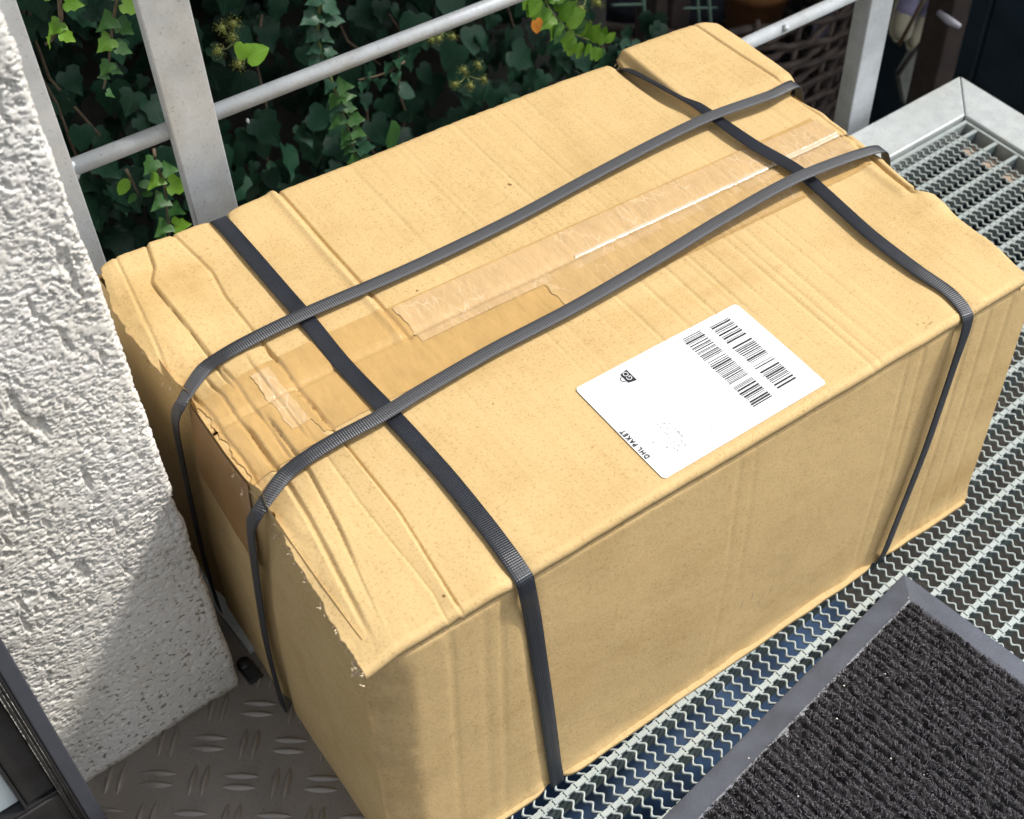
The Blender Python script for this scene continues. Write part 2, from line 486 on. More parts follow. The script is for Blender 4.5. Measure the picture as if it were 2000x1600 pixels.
# house wall: the rendered reveal faces the viewer, the facade runs away to the back
WY, WX = 0.622, 0.154
house = thing('house_wall', 'white rough-rendered house wall beside the parcel, at the left edge', 'wall', (0, 0, 0))
def build_render_coat():
    rad = 0.006
    st = 0.0008
    s1 = np.arange(-0.10, WX - rad, st)
    arc = np.linspace(0, math.pi / 2, 12)
    ax = WX - rad + rad * np.sin(arc); ay = WY + rad - rad * np.cos(arc)
    s2 = np.arange(WY + rad + st, WY + 0.16, st * 3)
    x = np.concatenate([s1, ax, np.full(len(s2), WX)])
    y = np.concatenate([np.full(len(s1), WY), ay, s2])
    nx = np.concatenate([np.zeros(len(s1)), np.sin(arc), np.ones(len(s2))])
    ny = np.concatenate([-np.ones(len(s1)), -np.cos(arc), np.zeros(len(s2))])
    z = np.concatenate([np.arange(0.0, 0.68, st), np.arange(0.682, 0.80, 0.006)])
    ss = np.concatenate([[0], np.cumsum(np.hypot(np.diff(x), np.diff(y)))])
    S, Z = np.meshgrid(ss, z, indexing='ij')
    X = np.repeat(x[:, None], len(z), 1); Y = np.repeat(y[:, None], len(z), 1)
    NX = np.repeat(nx[:, None], len(z), 1); NY = np.repeat(ny[:, None], len(z), 1)
    warp = fbm(S * 60, Z * 60, 3, 2) * 0.9
    # flat trowelled plates broken by short narrow pits, plus upright worm grooves
    p1 = np.abs(fbm(S * 200 + warp, Z * 260 - warp + S * 60, 2, 5))
    p2 = np.abs(fbm(S * 300 - warp, Z * 330 + warp, 2, 6))
    keep = sm(fbm(S * 120, Z * 120, 2, 7), -0.16, 0.10)
    pits = -0.0026 * np.clip(1 - p1 / 0.060, 0, 1) * keep - 0.0020 * np.clip(1 - p2 / 0.070, 0, 1) * (1 - 0.7 * keep)
    spot = -0.0034 * sm(fbm(S * 260, Z * 340, 2, 33), 0.22, 0.36)
    grains = 0.0008 * fbm(S * 380, Z * 380, 2, 9) + 0.0006 * fbm(S * 110, Z * 110, 2, 10)
    worm = fbm(S * 150 + Z * 12, Z * 36, 3, 14)
    worms = -0.0026 * sm(worm, 0.34, 0.46) + spot
    low = 0.0010 * fbm(S * 12, Z * 12, 3, 21)
    smooth_zone = sm(Z - 0.55 * np.clip(X + 0.05, 0, 1), 0.02, 0.17) * 0.72 + 0.28
    dots = -0.0012 * sm(fbm(S * 170, Z * 240, 2, 31), 0.36, 0.5)
    D_ = (pits + grains + worms) * smooth_zone + low + dots * (1.1 - smooth_zone)
    D_ += 0.002 * fbm(Z * 40, Z * 7 + 3, 3, 40) * sm(S, ss[len(s1)] - 0.02, ss[len(s1)])
    D_ += 0.0015 * gs(Z, 0.004) * fbm(S * 40, Z * 3, 3, 44)
    V = np.stack([X + NX * D_, Y + NY * D_, Z + 0.0], -1).reshape(-1, 3)
    o = obj('render_coat', mesh_from('render_coat', V, grid_faces(len(ss), len(z)), True), M['render'], house)
    return o
build_render_coat()
w = MB(); w.box((-0.30, WY + 0.006, 0.78), (WX - 0.002, 3.2, 3.0)); w.box((-0.30, WY + 0.006, -1.19), (WX - 0.006, 3.2, 0.775))
w.box((-0.30, WY + 0.163, 0.0), (WX, 3.2, 0.778))
w.build('wall_core', M['white_wall'], house)
w = MB(); w.box((-0.30, -3.0, -1.19), (WX, -0.62, 3.0)); w.build('wall_core', M['white_wall'], house)
w = MB(); w.box((-0.30, -0.62, 2.1), (WX, WY + 0.006, 3.0)); w.build('lintel', M['white_wall'], house)

# tread plate sill (duet ribs stand proud of it as pieces)
tp = MB(); tp.box((-0.12, -0.10, -0.006), (0.2, 0.80, 0.0))
plate = tp.build('tread_plate', M['plate']); tag(plate, kind='structure')
def rib_mesh():
    v = []; f = []
    n = 11; L = 0.0290; W = 0.0031; Hh = 0.0029
    for i in range(n):
        t = i / (n - 1); prof = math.sin(math.pi * t) ** 0.75
        x = (t - 0.5) * L
        for j in range(5):
            q = (j - 2) / 2
            v.append((x, q * W * max(prof, 0.04), Hh * prof * (1 - q * q) - 0.0004))
    for i in range(n - 1):
        for j in range(4):
            a = i * 5 + j; f.append([a, a + 5, a + 6, a + 1])
    return mesh_from('tread_rib', v, f, True)
rib = rib_mesh(); rib.materials.append(M['plate_bar'])
TY = R(-42.4); TS = 0.0318; T0 = on_z(160 + 270 / 3.81, 1180 + 1280 / 3.81, 0)
T0 = T0 + np.array([-0.002, 0.0, 0])
for i in range(-9, 10):
    for j in range(-12, 12):
        cx = T0[0] + TS * (i * math.cos(TY) - j * math.sin(TY)); cy = T0[1] + TS * (i * math.sin(TY) + j * math.cos(TY))
        if not (-0.03 < cx < 0.185 and 0.42 < cy < 0.635): continue
        horiz = (i + j) % 2 == 1
        for s in (-1, 1):
            o = bpy.data.objects.new('tread_rib', rib); link(o, plate)
            a = TY if horiz else TY + math.pi / 2
            o.location = (cx - math.sin(a) * s * 0.0047, cy + math.cos(a) * s * 0.0047, 0.0001)
            o.rotation_euler = (0, 0, a)
            if cy > 0.616 and cx < 0.16: bpy.data.objects.remove(o)

# landing: raised frame, grating
frame = thing('landing_frame', 'flat galvanised steel edge frame mitred at the far right corner around the grating', 'frame')
ZF = 0.0055
OX, OY, IX, IY = 1.3317, 0.8269, 1.2680, 0.7656
def mitre_rail(pts, name):
    mb = MB()
    top = [(x, y, ZF) for x, y in pts]; bot = [(x, y, -0.05) for x, y in pts]
    b = len(mb.v); mb.v += top + bot
    n = len(pts)
    mb.f.append(list(range(n))); mb.f.append([n + k for k in range(n)][::-1])
    for k in range(n): mb.f.append([k, n + k, n + (k + 1) % n, (k + 1) % n])
    return mb.build(name, M['galv_frame'], frame, bevel=0.0016)
gp = 0.0009
mitre_rail([(0.165, OY), (OX - gp, OY), (IX - gp, IY), (0.165, IY)], 'frame_rail')
mitre_rail([(OX, OY - gp), (OX, -0.60), (IX, -0.60), (IX, IY - gp)], 'frame_rail')
lg = MB(); lg.box((1.236, -0.6, -0.024), (1.2675, 0.757, -0.020)); lg.build('support_ledge', M['rust'], frame)
lg = MB(); lg.box((0.172, WY + 0.02, -0.006), (0.21, IY - 0.001, 0.0075)); lg.build('side_strip', M['galv_frame'], frame)

grate = thing('steel_grating', 'galvanised steel floor grating with straight bars and wavy cross bars', 'grating')
P = 0.0333; XP = 0.01093
GX0, GX1, GY0 = 0.185, 1.262, -0.16
xs_w = np.arange(1.2345, GX0 + 0.01, -XP)
def bearing_mesh():
    mb = MB()
    mb.box((GX0, -0.0019, -0.030), (GX1, 0.0019, -0.0022))
    xe = [GX1] + [x for x in xs_w] + [GX0]
    for a, b in zip(xe[:-1], xe[1:]):
        mb.box((b + 0.0006, -0.0024, -0.0022), (a - 0.0006, 0.0024, 0.0))
        if a < GX1:
            mb.box((a - 0.0022, -0.0036, -0.005), (a + 0.0022, -0.0019, -0.0012))
            mb.box((a - 0.0022, 0.0019, -0.005), (a + 0.0022, 0.0036, -0.0012))
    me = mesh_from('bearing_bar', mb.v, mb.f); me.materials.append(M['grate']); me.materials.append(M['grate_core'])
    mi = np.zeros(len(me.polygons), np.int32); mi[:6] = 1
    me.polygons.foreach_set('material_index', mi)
    return me
bmesh_bar = bearing_mesh()
k = 0
while True:
    y = 0.7391 - P * k; k += 1
    if y < GY0: break
    o = link(bpy.data.objects.new('bearing_bar', bmesh_bar), grate); o.location = (0, y, 0)
def wavy_mesh():
    y = np.arange(GY0 - 0.01, 0.7570, P / 24)
    ph = 2 * math.pi * (y - 0.7391) / (P / 3)
    sw = np.sin(ph); x = 0.0021 * sw
    hw = 0.00120
    n = len(y)
    V = np.stack([np.stack([x - hw, y, np.full(n, -0.0034)], -1), np.stack([x - hw, y, np.full(n, -0.0014)], -1), np.stack([x - hw * 0.4, y, np.full(n, -0.0008)], -1),
                  np.stack([x + hw * 0.4, y, np.full(n, -0.0008)], -1), np.stack([x + hw, y, np.full(n, -0.0014)], -1), np.stack([x + hw, y, np.full(n, -0.0034)], -1)], 1).reshape(-1, 3)
    F = []
    for j in range(6):
        a = np.arange(n - 1) * 6 + j; b = np.arange(n - 1) * 6 + (j + 1) % 6
        F.append(np.stack([a, a + 6, b + 6, b], -1))
    me = mesh_from('cross_bar', V, np.concatenate(F)); me.materials.append(M['grate']); return me
wm = wavy_mesh()
for x in xs_w:
    o = link(bpy.data.objects.new('cross_bar', wm), grate); o.location = (float(x), 0, 0)
e = MB(); e.box((GX0, 0.7565, -0.030), (GX1 + 0.0045, 0.7615, 0.0004)); e.build('edge_bar', M['grate'], grate)
e = MB(); e.box((GX1, GY0, -0.030), (GX1 + 0.0045, 0.7563, 0.0004)); e.build('edge_bar', M['grate'], grate)

# railing
rail = thing('metal_railing', 'galvanised railing of flat posts and thin round rods behind the parcel', 'railing')
def post(x0, x1, y0, y1):
    mb = MB(); mb.box((x0, y0, -0.16), (x1, y1, 0.95)); return mb.build('post', M['galv_post'], rail, bevel=0.0014)
post(0.176, 0.2182, 0.845, 0.855)
post(0.2935, 0.3307, 0.845, 0.8540)
post(1.1306, 1.1736, 0.845, 0.8704)
for zr, r in ((0.1868, 0.0078), (0.3546, 0.0066), (0.5224, 0.0066), (0.69, 0.0066), (0.858, 0.0066)):
    mb = MB(); mb.tube([(0.20, 0.8609, zr), (0.7, 0.8609, zr), (1.152, 0.8609, zr)], r, 16)
    mb.build('rod', M['galv_post'], rail, smooth=True)
mb = MB(); mb.box((0.17, 0.835, 0.95), (1.20, 0.875, 0.962)); mb.build('handrail', M['galv_post'], rail)
def blob(name, c, r, mat, parent, sc=(1, 1, 1), jit=0.12, sub=2):
    bm = bmesh.new(); bmesh.ops.create_icosphere(bm, subdivisions=sub, radius=1)
    for v in bm.verts:
        k_ = 1 + jit * random.uniform(-1, 1)
        v.co = Vector((v.co.x * r * sc[0] * k_, v.co.y * r * sc[1] * k_, v.co.z * r * sc[2] * k_)) + Vector(c)
    me = bpy.data.meshes.new(name); bm.to_mesh(me); bm.free()
    me.polygons.foreach_set('use_smooth', np.ones(len(me.polygons), bool))
    return obj(name, me, mat, parent)
blob('weld_bead', (0.2190, 0.8585, 0.3535), 0.0085, M['galv_post'], rail, (0.8, 0.5, 1.1), 0.05)
blob('weld_bead', on_y(1534, 55, 0.8535), 0.0042, M['galv_post'], rail)
blob('leaf_tip', on_y(484, 236, 0.8605), 0.0018, M['galv_post'], rail, (0.7, 0.7, 1.6))  # small blob standing in for a pale leaf tip

# ------------------------------------------------------------------ cardboard box
BD = np.array([0.1714, 0.3928]); BTH = R(-3.3)
BU = np.array([math.cos(BTH), math.sin(BTH)]); BV = np.array([-math.sin(BTH), math.cos(BTH)])
LEN, DEP, HT = 0.595, 0.418, 0.310
box = thing('cardboard_box', 'large battered brown cardboard parcel bound with black straps on the landing', 'box', (BD[0], BD[1], 0), BTH)
def loc(px, py, z):
    w_ = on_z(px, py, z)[:2] - BD; return (float(w_ @ BU), float(w_ @ BV), z)
flutes = [(rng.uniform(0.15, 0.57), rng.uniform(0, 0.42), rng.uniform(0.05, 0.2), rng.uniform(0.00012, 0.0004), rng.uniform(0.0010, 0.0022)) for _ in range(34)]
flutes += [(0.312, 0.34, 0.09, 0.0007, 0.0012), (0.355, 0.33, 0.1, 0.0006, 0.0012), (0.41, 0.06, 0.12, 0.0011, 0.0016), (0.418, 0.07, 0.12, 0.0008, 0.0014), (0.43, 0.1, 0.09, 0.0008, 0.0015),
           (0.30, 0.13, 0.06, 0.0009, 0.0014), (0.325, 0.14, 0.05, 0.0008, 0.0014), (0.35, 0.14, 0.06, 0.0008, 0.0014), (0.373, 0.14, 0.05, 0.001, 0.0014), (0.39, 0.15, 0.06, 0.0008, 0.0014), (0.45, 0.12, 0.1, 0.0006, 0.0014)]
def ztop(u, v):
    u = np.asarray(u, float); v = np.asarray(v, float)
    z = HT + 0.0010 * fbm(u * 14, v * 14, 3, 3)
    wob = 0.0004 * fbm(v * 13, u * 3, 4, 8)
    U_ = u + wob
    back = sm(v, 0.212, 0.226); front = 1 - sm(v, 0.200, 0.216)
    # strong score line of the back flap
    z = z + back * (0.0016 * (1 - sm(U_, 0.1475, 0.1520)) - 0.0026 * gs(U_ - 0.1520, 0.0016) + 0.0016 * gs(U_ - 0.1465, 0.0030))
    # crushed ridges at the left end
    lb = np.interp(v, [0.28, 0.36, 0.372, 0.385, 0.42], [0.031, 0.0286, 0.029, 0.037, 0.045])
    la = np.interp(v, [0.27, 0.33, 0.36, 0.42], [0.0655, 0.0650, 0.0690, 0.063])
    lc = np.interp(v, [0.28, 0.31, 0.40, 0.42], [0.0, 0.0056, 0.0175, 0.02])
    def facet(a_, b_, h): return np.where((U_ > a_) & (U_ <= b_), 0.62 * h * ((U_ - a_) / np.maximum(b_ - a_, 1e-4) - 0.5), 0.0)
    def vee(c_, d, w_): return -0.55 * d * np.clip(1 - np.abs(U_ - c_) / w_, 0, 1)
    m1 = sm(v, 0.240, 0.262)
    z = z + m1 * (facet(-0.01 + 0 * lc, lc, 0.0030) + facet(lc, lb, -0.0030) + facet(lb, la, -0.0034) + vee(lc, 0.0020, 0.0020) + vee(lb, 0.0036, 0.0022) + vee(la, 0.0036, 0.0022) - 0.0012 * np.clip(1 - (U_ - la) / 0.02, 0, 1) * (U_ > la))
    l1 = np.interp(v, [0, 0.09, 0.14, 0.20, 0.26], [0.0575, 0.0663, 0.0664, 0.0656, 0.0575])
    l3 = np.interp(v, [0, 0.05, 0.10, 0.15], [0.004, 0.010, 0.0165, 0.022])
    l4 = np.interp(v, [0.0, 0.05, 0.10, 0.15], [0.012, 0.021, 0.030, 0.037])
    l2 = np.interp(v, [0, 0.02, 0.11, 0.16], [0.047, 0.0505, 0.0500, 0.0520])
    f2 = front * sm(v, 0.010, 0.05)
    z = z + front * (vee(l1, 0.0042, 0.0018) + facet(l2, l1, 0.0034) - 0.0014 * np.clip(1 - (U_ - l1) / 0.02, 0, 1) * (U_ > l1) + vee(l2, 0.0010, 0.0016))
    z = z + f2 * (facet(l3, l4, -0.0030) + facet(-0.01 + 0 * l3, l3, 0.0020) + vee(l3, 0.0050, 0.0026)) + front * sm(v, 0.05, 0.10) * (vee(l4, 0.0040, 0.0020) + facet(l4, l2, -0.0024))
    mid = sm(v, 0.160, 0.175) * (1 - sm(v, 0.262, 0.276))
    ks = (-0.004, 0.008, 0.0215, 0.0335, 0.050, 0.0655)
    for a_, b_, d in zip(ks[:-1], ks[1:], (0.0024, 0.0032, 0.0028, 0.0016, 0.0040)):
        jog = 0.0005 * np.sin(v * 130 + a_ * 900)
        z = z + mid * (facet(a_ + jog, b_ + jog, -0.6 * d) + vee(b_ + jog, d, 0.0019))
    z = z - mid * 0.004 * (1 - sm(u, 0.01, 0.06))
    # straps crush the left edge
    for v0 in (0.272, 0.152):
        z = z - 0.011 * gs(v - v0, 0.022) * (1 - sm(u, 0.0, 0.055))
    z = z - 0.005 * (1 - sm(u, -0.008, 0.030)) ** 2
    z = z + 0.0014 * fbm(u * 90, v * 30, 3, 17) * (1 - sm(u, 0.0, 0.05))
    # strap bites
    z = z - 0.0042 * gs(u - 0.1005, 0.010) * (gs(v - 0.418, 0.018) + gs(v, 0.02))
    z = z - 0.0036 * gs(u - 0.512, 0.011) * gs(v, 0.022)
    # back right end rides up behind the strap
    hi = sm(v, 0.292, 0.312)
    z = z + hi * 0.0065 * sm(U_, 0.490, 0.4965)
    z = z - 0.005 * sm(v, 0.30, 0.40) * gs(U_ - 0.4835, 0.006)
    # rolled right edge
    rf = np.interp(v, [0.295, 0.43], [0.5870, 0.5760])
    z = z + hi * (-0.0026 * gs(U_ - rf, 0.0012) - 0.0048 * np.clip((U_ - rf) / 0.026, 0, 2) ** 2)
    lo_ = 1 - hi
    z = z + lo_ * (-0.004 * sm(u, 0.578, 0.597) ** 2 + 0.0030 * fbm(v * 30, u * 30, 3, 25) * sm(u, 0.55, 0.59))
    z = z + lo_ * sm(v, 0.12, 0.135) * (1 - sm(v, 0.19, 0.21)) * (-0.006 * gs(U_ - np.interp(v, [0.12, 0.19], [0.580, 0.585]), 0.0022) + 0.002 * gs(U_ - 0.571, 0.005))
    z = z + lo_ * sm(v, 0.20, 0.22) * (-0.0024 * gs(U_ - 0.5885, 0.0018))
    # seam: board edges roll in
    z = z - 0.0022 * gs(v - 0.2205, 0.0022) - 0.0006 * gs(v - 0.2205, 0.01)
    for u0, v0, lv, d, wd in flutes:
        z = z - d * gs(U_ - u0, wd) * gs(v - v0, lv)
    return z
LE_V = [-0.01, 0.0115, 0.0617, 0.1064, 0.1371, 0.1757, 0.2242, 0.266, 0.2979, 0.324, 0.3672, 0.4123, 0.43]
LE_U = [-0.007, -0.0086, -0.0046, -0.0016, 0.0030, 0.0001, 0.0003, 0.0050, -0.0023, -0.0048, -0.0038, 0.0050, 0.008]
RE_V = [0, 0.0064, 0.069, 0.118, 0.1215, 0.1288, 0.135, 0.177, 0.22, 0.26, 0.289, 0.2945, 0.2985, 0.34, 0.3821, 0.414, 0.43]
RE_U = [0.5785, 0.5825, 0.5900, 0.5960, 0.5940, 0.583, 0.588, 0.5925, 0.5938, 0.5938, 0.5890, 0.5890, 0.6020, 0.6035, 0.6035, 0.6000, 0.5985]
BE_U = [-0.01, 0.0055, 0.0333, 0.0618, 0.0930, 0.0950, 0.1065, 0.1085, 0.143, 0.2244, 0.3233, 0.4294, 0.4760, 0.4800, 0.4835, 0.4870, 0.4890, 0.52, 0.56, 0.585, 0.61]
BE_V = [0.407, 0.4123, 0.4138, 0.4155, 0.4150, 0.4105, 0.4115, 0.4165, 0.4188, 0.4193, 0.4213, 0.4209, 0.4180, 0.4120, 0.4085, 0.4120, 0.4225, 0.4225, 0.4215, 0.4195, 0.408]
def outline(u, v):
    lu = np.interp(v, LE_V, LE_U) + 0.0022 * fbm(v * 110, v * 13, 3, 51) + 0.0008 * fbm(v * 600, v * 9, 2, 53) + 0.0014 * gs(v - 0.258, 0.013) + 0.0014 * gs(v - 0.145, 0.013)
    ru = np.interp(v, RE_V, RE_U) + 0.0012 * fbm(v * 70, v * 11, 3, 55)
    a = np.clip(1 - u / 0.03, 0, 1); b = np.clip((u - 0.55) / 0.045, 0, 1)
    return u + lu * a + (ru - 0.595) * b
def top_flap(v_lo, v_hi, front):
    us = np.concatenate([np.arange(0, 0.0719, 0.0007), np.arange(0.072, 0.145, 0.00125), np.arange(0.1455, 0.1565, 0.0006), np.arange(0.157, 0.5745, 0.00125), np.arange(0.575, LEN + 1e-6, 0.0008)])
    if front:
        arc = np.linspace(math.pi / 2, 0.0, 7)
        rr = 0.0052
        vflat = np.concatenate([np.linspace(rr + 0.0006, 0.03, 12), np.arange(0.0325, v_hi, 0.0025), [v_hi]])
    else:
        vflat = np.concatenate([np.arange(v_lo, v_hi - 0.001, 0.0025), [v_hi]])
    Ug, Vg = np.meshgrid(us, vflat, indexing='ij')
    uu = outline(Ug, Vg)
    vv = Vg.copy()
    if not front:
        be = np.interp(Ug, BE_U, BE_V) + 0.0006 * fbm(Ug * 200, Ug * 7, 2, 61)
        vv = Vg + (be - v_hi) * np.clip((Vg - 0.34) / (v_hi - 0.34), 0, 1)
    zz = ztop(uu, vv)
    if not front:
        zz = zz - 0.0028 * np.clip((vv - (be - 0.006)) / 0.006, 0, 1) ** 2
    vx = vv; 
    if front:
        # roll over the front edge
        fu, fv, fz = [], [], []
        wv = 0.0008 * fbm(us * 30, us * 3, 3, 71) + 0.0012 * gs(us - 0.1025, 0.008) + 0.0012 * gs(us - 0.511, 0.008)
        z0 = zz[:, 0]; u0 = uu[:, 0]
        for an in arc[::-1]:
            fu.append(u0); fv.append(rr - rr * math.cos(an) + wv); fz.append(z0 - rr + rr * math.sin(an))
        low = [(u0, np.full_like(us, 0.0) + wv + 0.0003, z0 - rr - 0.004)]
        uu = np.concatenate([np.stack([low[0][0]], 1), np.stack(fu, 1), uu], 1)
        vx = np.concatenate([np.stack([low[0][1]], 1), np.stack(fv, 1), vv], 1)
        zz = np.concatenate([np.stack([low[0][2]], 1), np.stack(fz, 1), zz], 1)
    V = np.stack([uu, vx, zz], -1).reshape(-1, 3)
    o = obj('top_flap', mesh_from('top_flap', V, grid_faces(uu.shape[0], uu.shape[1]), True), M['card'], box)
    o.data.materials.append(M['card_core'])
    md = o.modifiers.new('board', 'SOLIDIFY'); md.thickness = 0.0042; md.offset = -1; md.material_offset_rim = 1
    return o
top_flap(0, 0.2196, True)
top_flap(0.2214, 0.4185, False)

# side panels
def leftu(z): return -0.012 * (1 - np.asarray(z) / HT) 
def front_y(Ug, Zg):
    t = np.clip(1 - Ug / 0.026, 0, 1)
    crush = 0.55 + 0.45 * fbm(Zg * 18, Ug * 30, 3, 90) + 0.25
    y = 0.0016 + 0.021 * t ** 1.8 * np.clip(crush, 0.25, 1.3) * (1 - 0.6 * sm(Zg, 0.24, 0.31))
    y = y - 0.0035 * np.sin(np.pi * np.clip(Zg / HT, 0, 1)) * np.sin(np.pi * np.clip(Ug / 0.6, 0, 1))
    y = y + 0.0012 * fbm(Ug * 10, Zg * 10, 3, 95)
    y = y + 0.0006 + 0.0046 * sm(Zg, 0.2935, 0.3000)
    for u0, d, w_ in ((0.453, 0.0009, 0.0012), (0.47, 0.0010, 0.0011), (0.285, 0.0006, 0.0012), (0.30, 0.0005, 0.001), (0.525, 0.0012, 0.0016), (0.545, 0.0010, 0.0014), (0.572, 0.0008, 0.002), (0.088, 0.0008, 0.0018), (0.05, 0.0008, 0.002), (0.075, 0.0005, 0.002)):
        y = y + d * gs(Ug - u0 - 0.002 * fbm(Zg * 12, Zg * 2 + u0 * 50, 2, 97), w_) * (0.5 + sm(Zg, 0.0, 0.3) * 0.5)
    y = y + 0.003 * gs(Ug - 0.5085, 0.006) * sm(Zg, 0.26, 0.305)
    y = y + 0.0015 * gs(Ug - np.interp(Zg, [0, 0.3], [0.125, 0.1055]), 0.006)
    y = y + 0.0007 * fbm(Ug * 120, Zg * 120, 3, 99) * (0.3 + 1.5 * t)
    # crumpled bottom edge
    y = y - 0.004 * gs(Zg, 0.010) * (0.6 + fbm(Ug * 35, Ug * 4, 3, 103))
    return y
def front_panel():
    us = np.concatenate([np.linspace(-0.001, 0.03, 26), np.arange(0.0325, 0.590, 0.0025), np.linspace(0.590, 0.602, 5)])
    zs = np.concatenate([np.linspace(0.002, 0.30, 110), [0.3035]])
    Ug, Zg = np.meshgrid(us, zs, indexing='ij')
    x = Ug + leftu(Zg) * (1 - Ug / 0.6) + 0.008 * (1 - Zg / HT) * (Ug / 0.6)
    y = front_y(Ug, Zg)
    V = np.stack([x, y, Zg], -1).reshape(-1, 3)
    o = obj('front_panel', mesh_from('front_panel', V, grid_faces(len(us), len(zs)), True), M['card_front'], box)
    return o
front_panel()
def left_panel():
    vs_ = np.arange(0.0195, 0.416, 0.003); zs = np.linspace(0.0, 0.307, 80)
    Vg, Zg = np.meshgrid(vs_, zs, indexing='ij')
    x = leftu(Zg) + 0.0022 - 0.004 * np.sin(np.pi * np.clip(Zg / 0.31, 0, 1)) * np.sin(np.pi * Vg / 0.42) + 0.0018 * fbm(Vg * 14, Zg * 14, 3, 110)
    x = x + 0.003 * gs(Vg - np.interp(Zg, [0, 0.31], [0.19, 0.155]), 0.008) + 0.003 * gs(Vg - np.interp(Zg, [0, 0.31], [0.31, 0.262]), 0.008)
    V = np.stack([x, Vg, Zg], -1).reshape(-1, 3)
    obj('left_panel', mesh_from('left_panel', V, grid_faces(len(vs_), len(zs), True), True), M['card'], box)
    # tape end folded down over the left side
    vs2 = np.linspace(0, 1, 30); zs2 = np.linspace(0, 1, 24)
    A, B = np.meshgrid(vs2, zs2, indexing='ij')
    z2 = 0.3055 - B * (0.098 - 0.02 * A + 0.006 * fbm(A * 4, A * 2, 2, 3)); v2 = 0.165 + 0.006 * B + A * (0.088)
    x2 = leftu(z2) + 0.0022 - 0.004 * np.sin(np.pi * np.clip(z2 / 0.31, 0, 1)) * np.sin(np.pi * v2 / 0.42) + 0.0018 * fbm(v2 * 14, z2 * 14, 3, 110) - 0.0010
    V = np.stack([x2, v2, z2], -1).reshape(-1, 3)
    obj('tape_strip', mesh_from('tape_strip', V, grid_faces(30, 24, True), True), M['tape_dark'], box)['label'] = 'brown tape end stuck down the left side'
left_panel()
pb = MB(); pb.box((0.002, 0.404, 0.001), (0.593, 0.408, 0.304)); pb.build('back_panel', M['card'], box)
def right_panel():
    vs_ = np.arange(0.002, 0.404, 0.004); zs = np.linspace(0.0, 0.306, 60)
    Vg, Zg = np.meshgrid(vs_, zs, indexing='ij')
    x = np.interp(Vg, [0, 0.07, 0.4], [0.579, 0.585, 0.589]) + 0.0105 * (1 - Zg / 0.31) * (1 - Vg) + 0.004 * np.sin(np.pi * Vg / 0.41) + 0.002 * fbm(Vg * 12, Zg * 12, 3, 120)
    V = np.stack([x, Vg, Zg], -1).reshape(-1, 3)
    obj('right_panel', mesh_from('right_panel', V, grid_faces(len(vs_), len(zs)), True), M['card'], box)
right_panel()
def bottom_flap():
    us = np.linspace(0.03, 0.604, 200)
    V = []; n = len(us)
    e_ = -0.0036 + 0.0020 * fbm(us * 22, us * 2, 3, 131) + 0.007 * gs(us - 0.1235, 0.010) + 0.007 * gs(us - 0.488, 0.010)
    e_ = np.where(us < 0.07, e_ + (0.07 - us) * 0.16, e_)
    for dz in (0.0006, 0.0046):
        V.append(np.stack([us, e_ + (0.0006 if dz > 0.003 else 0), np.full(n, dz)], -1)); V.append(np.stack([us, np.full(n, 0.40), np.full(n, dz)], -1))
    V = np.concatenate(V)
    F = []
    i = np.arange(n - 1)
    for a, b in ((0, 1), (1, 3), (3, 2), (2, 0)):
        F.append(np.stack([a * n + i, b * n + i, b * n + i + 1, a * n + i + 1], -1))
    me = mesh_from('bottom_flap', V, np.concatenate(F))
    bm = bmesh.new(); bm.from_mesh(me); bmesh.ops.recalc_face_normals(bm, faces=bm.faces); bm.to_mesh(me); bm.free()
    obj('bottom_flap', me, M['card'], box)
bottom_flap()
# torn paper at the front left corner, crumpled flap end at the back notch
def torn(name, c, n, size, mat, spread=(1, 1, 1)):
    mb = MB()
    for _ in range(n):
        p = Vector(c) + Vector((random.gauss(0, size * spread[0]), random.gauss(0, size * spread[1]), random.gauss(0, size * spread[2])))
        a = Vector((random.gauss(0, 1), random.gauss(0, 1), random.gauss(0, 1))).normalized() * size * random.uniform(0.5, 1.2)
        b = Vector((random.gauss(0, 1), random.gauss(0, 1), random.gauss(0, 1))).normalized() * size * random.uniform(0.3, 0.8)
        mb.poly([p, p + a, p + a + b]); mb.poly([p, p + a * 0.5 + b, p + b * 1.3])
    o = mb.build(name, mat, box); return o
torn('torn_edge', (-0.0085, 0.008, 0.2985), 26, 0.0030, M['torn'], (1.0, 1.2, 0.9))['label'] = 'pale torn paper at the near left corner'
for tv in np.arange(0.02, 0.135, 0.009):
    torn('torn_edge', (float(np.interp(tv, LE_V, LE_U)) - 0.0002, float(tv), float(ztop(0.001, tv)) - 0.0022), 5, 0.0016, M['torn'], (0.5, 2.0, 0.7))
torn('torn_edge', (0.474, 0.010, 0.3105), 7, 0.0030, M['card'], (1.2, 0.7, 0.2))
torn('torn_edge', (0.0, 0.128, 0.292), 14, 0.0032, M['torn'], (0.5, 3.0, 0.8))
torn('torn_edge', (0.000, 0.185, 0.297), 16, 0.0032, M['torn'], (0.5, 4.0, 0.6))
torn('torn_edge', (-0.001, 0.300, 0.297), 14, 0.0026, M['torn'], (0.5, 5.0, 0.6))
torn('torn_edge', (0.485, 0.410, 0.304), 20, 0.0040, M['card_core'], (1.2, 1.0, 1.0))['label'] = 'crumpled board in the notch at the back edge'

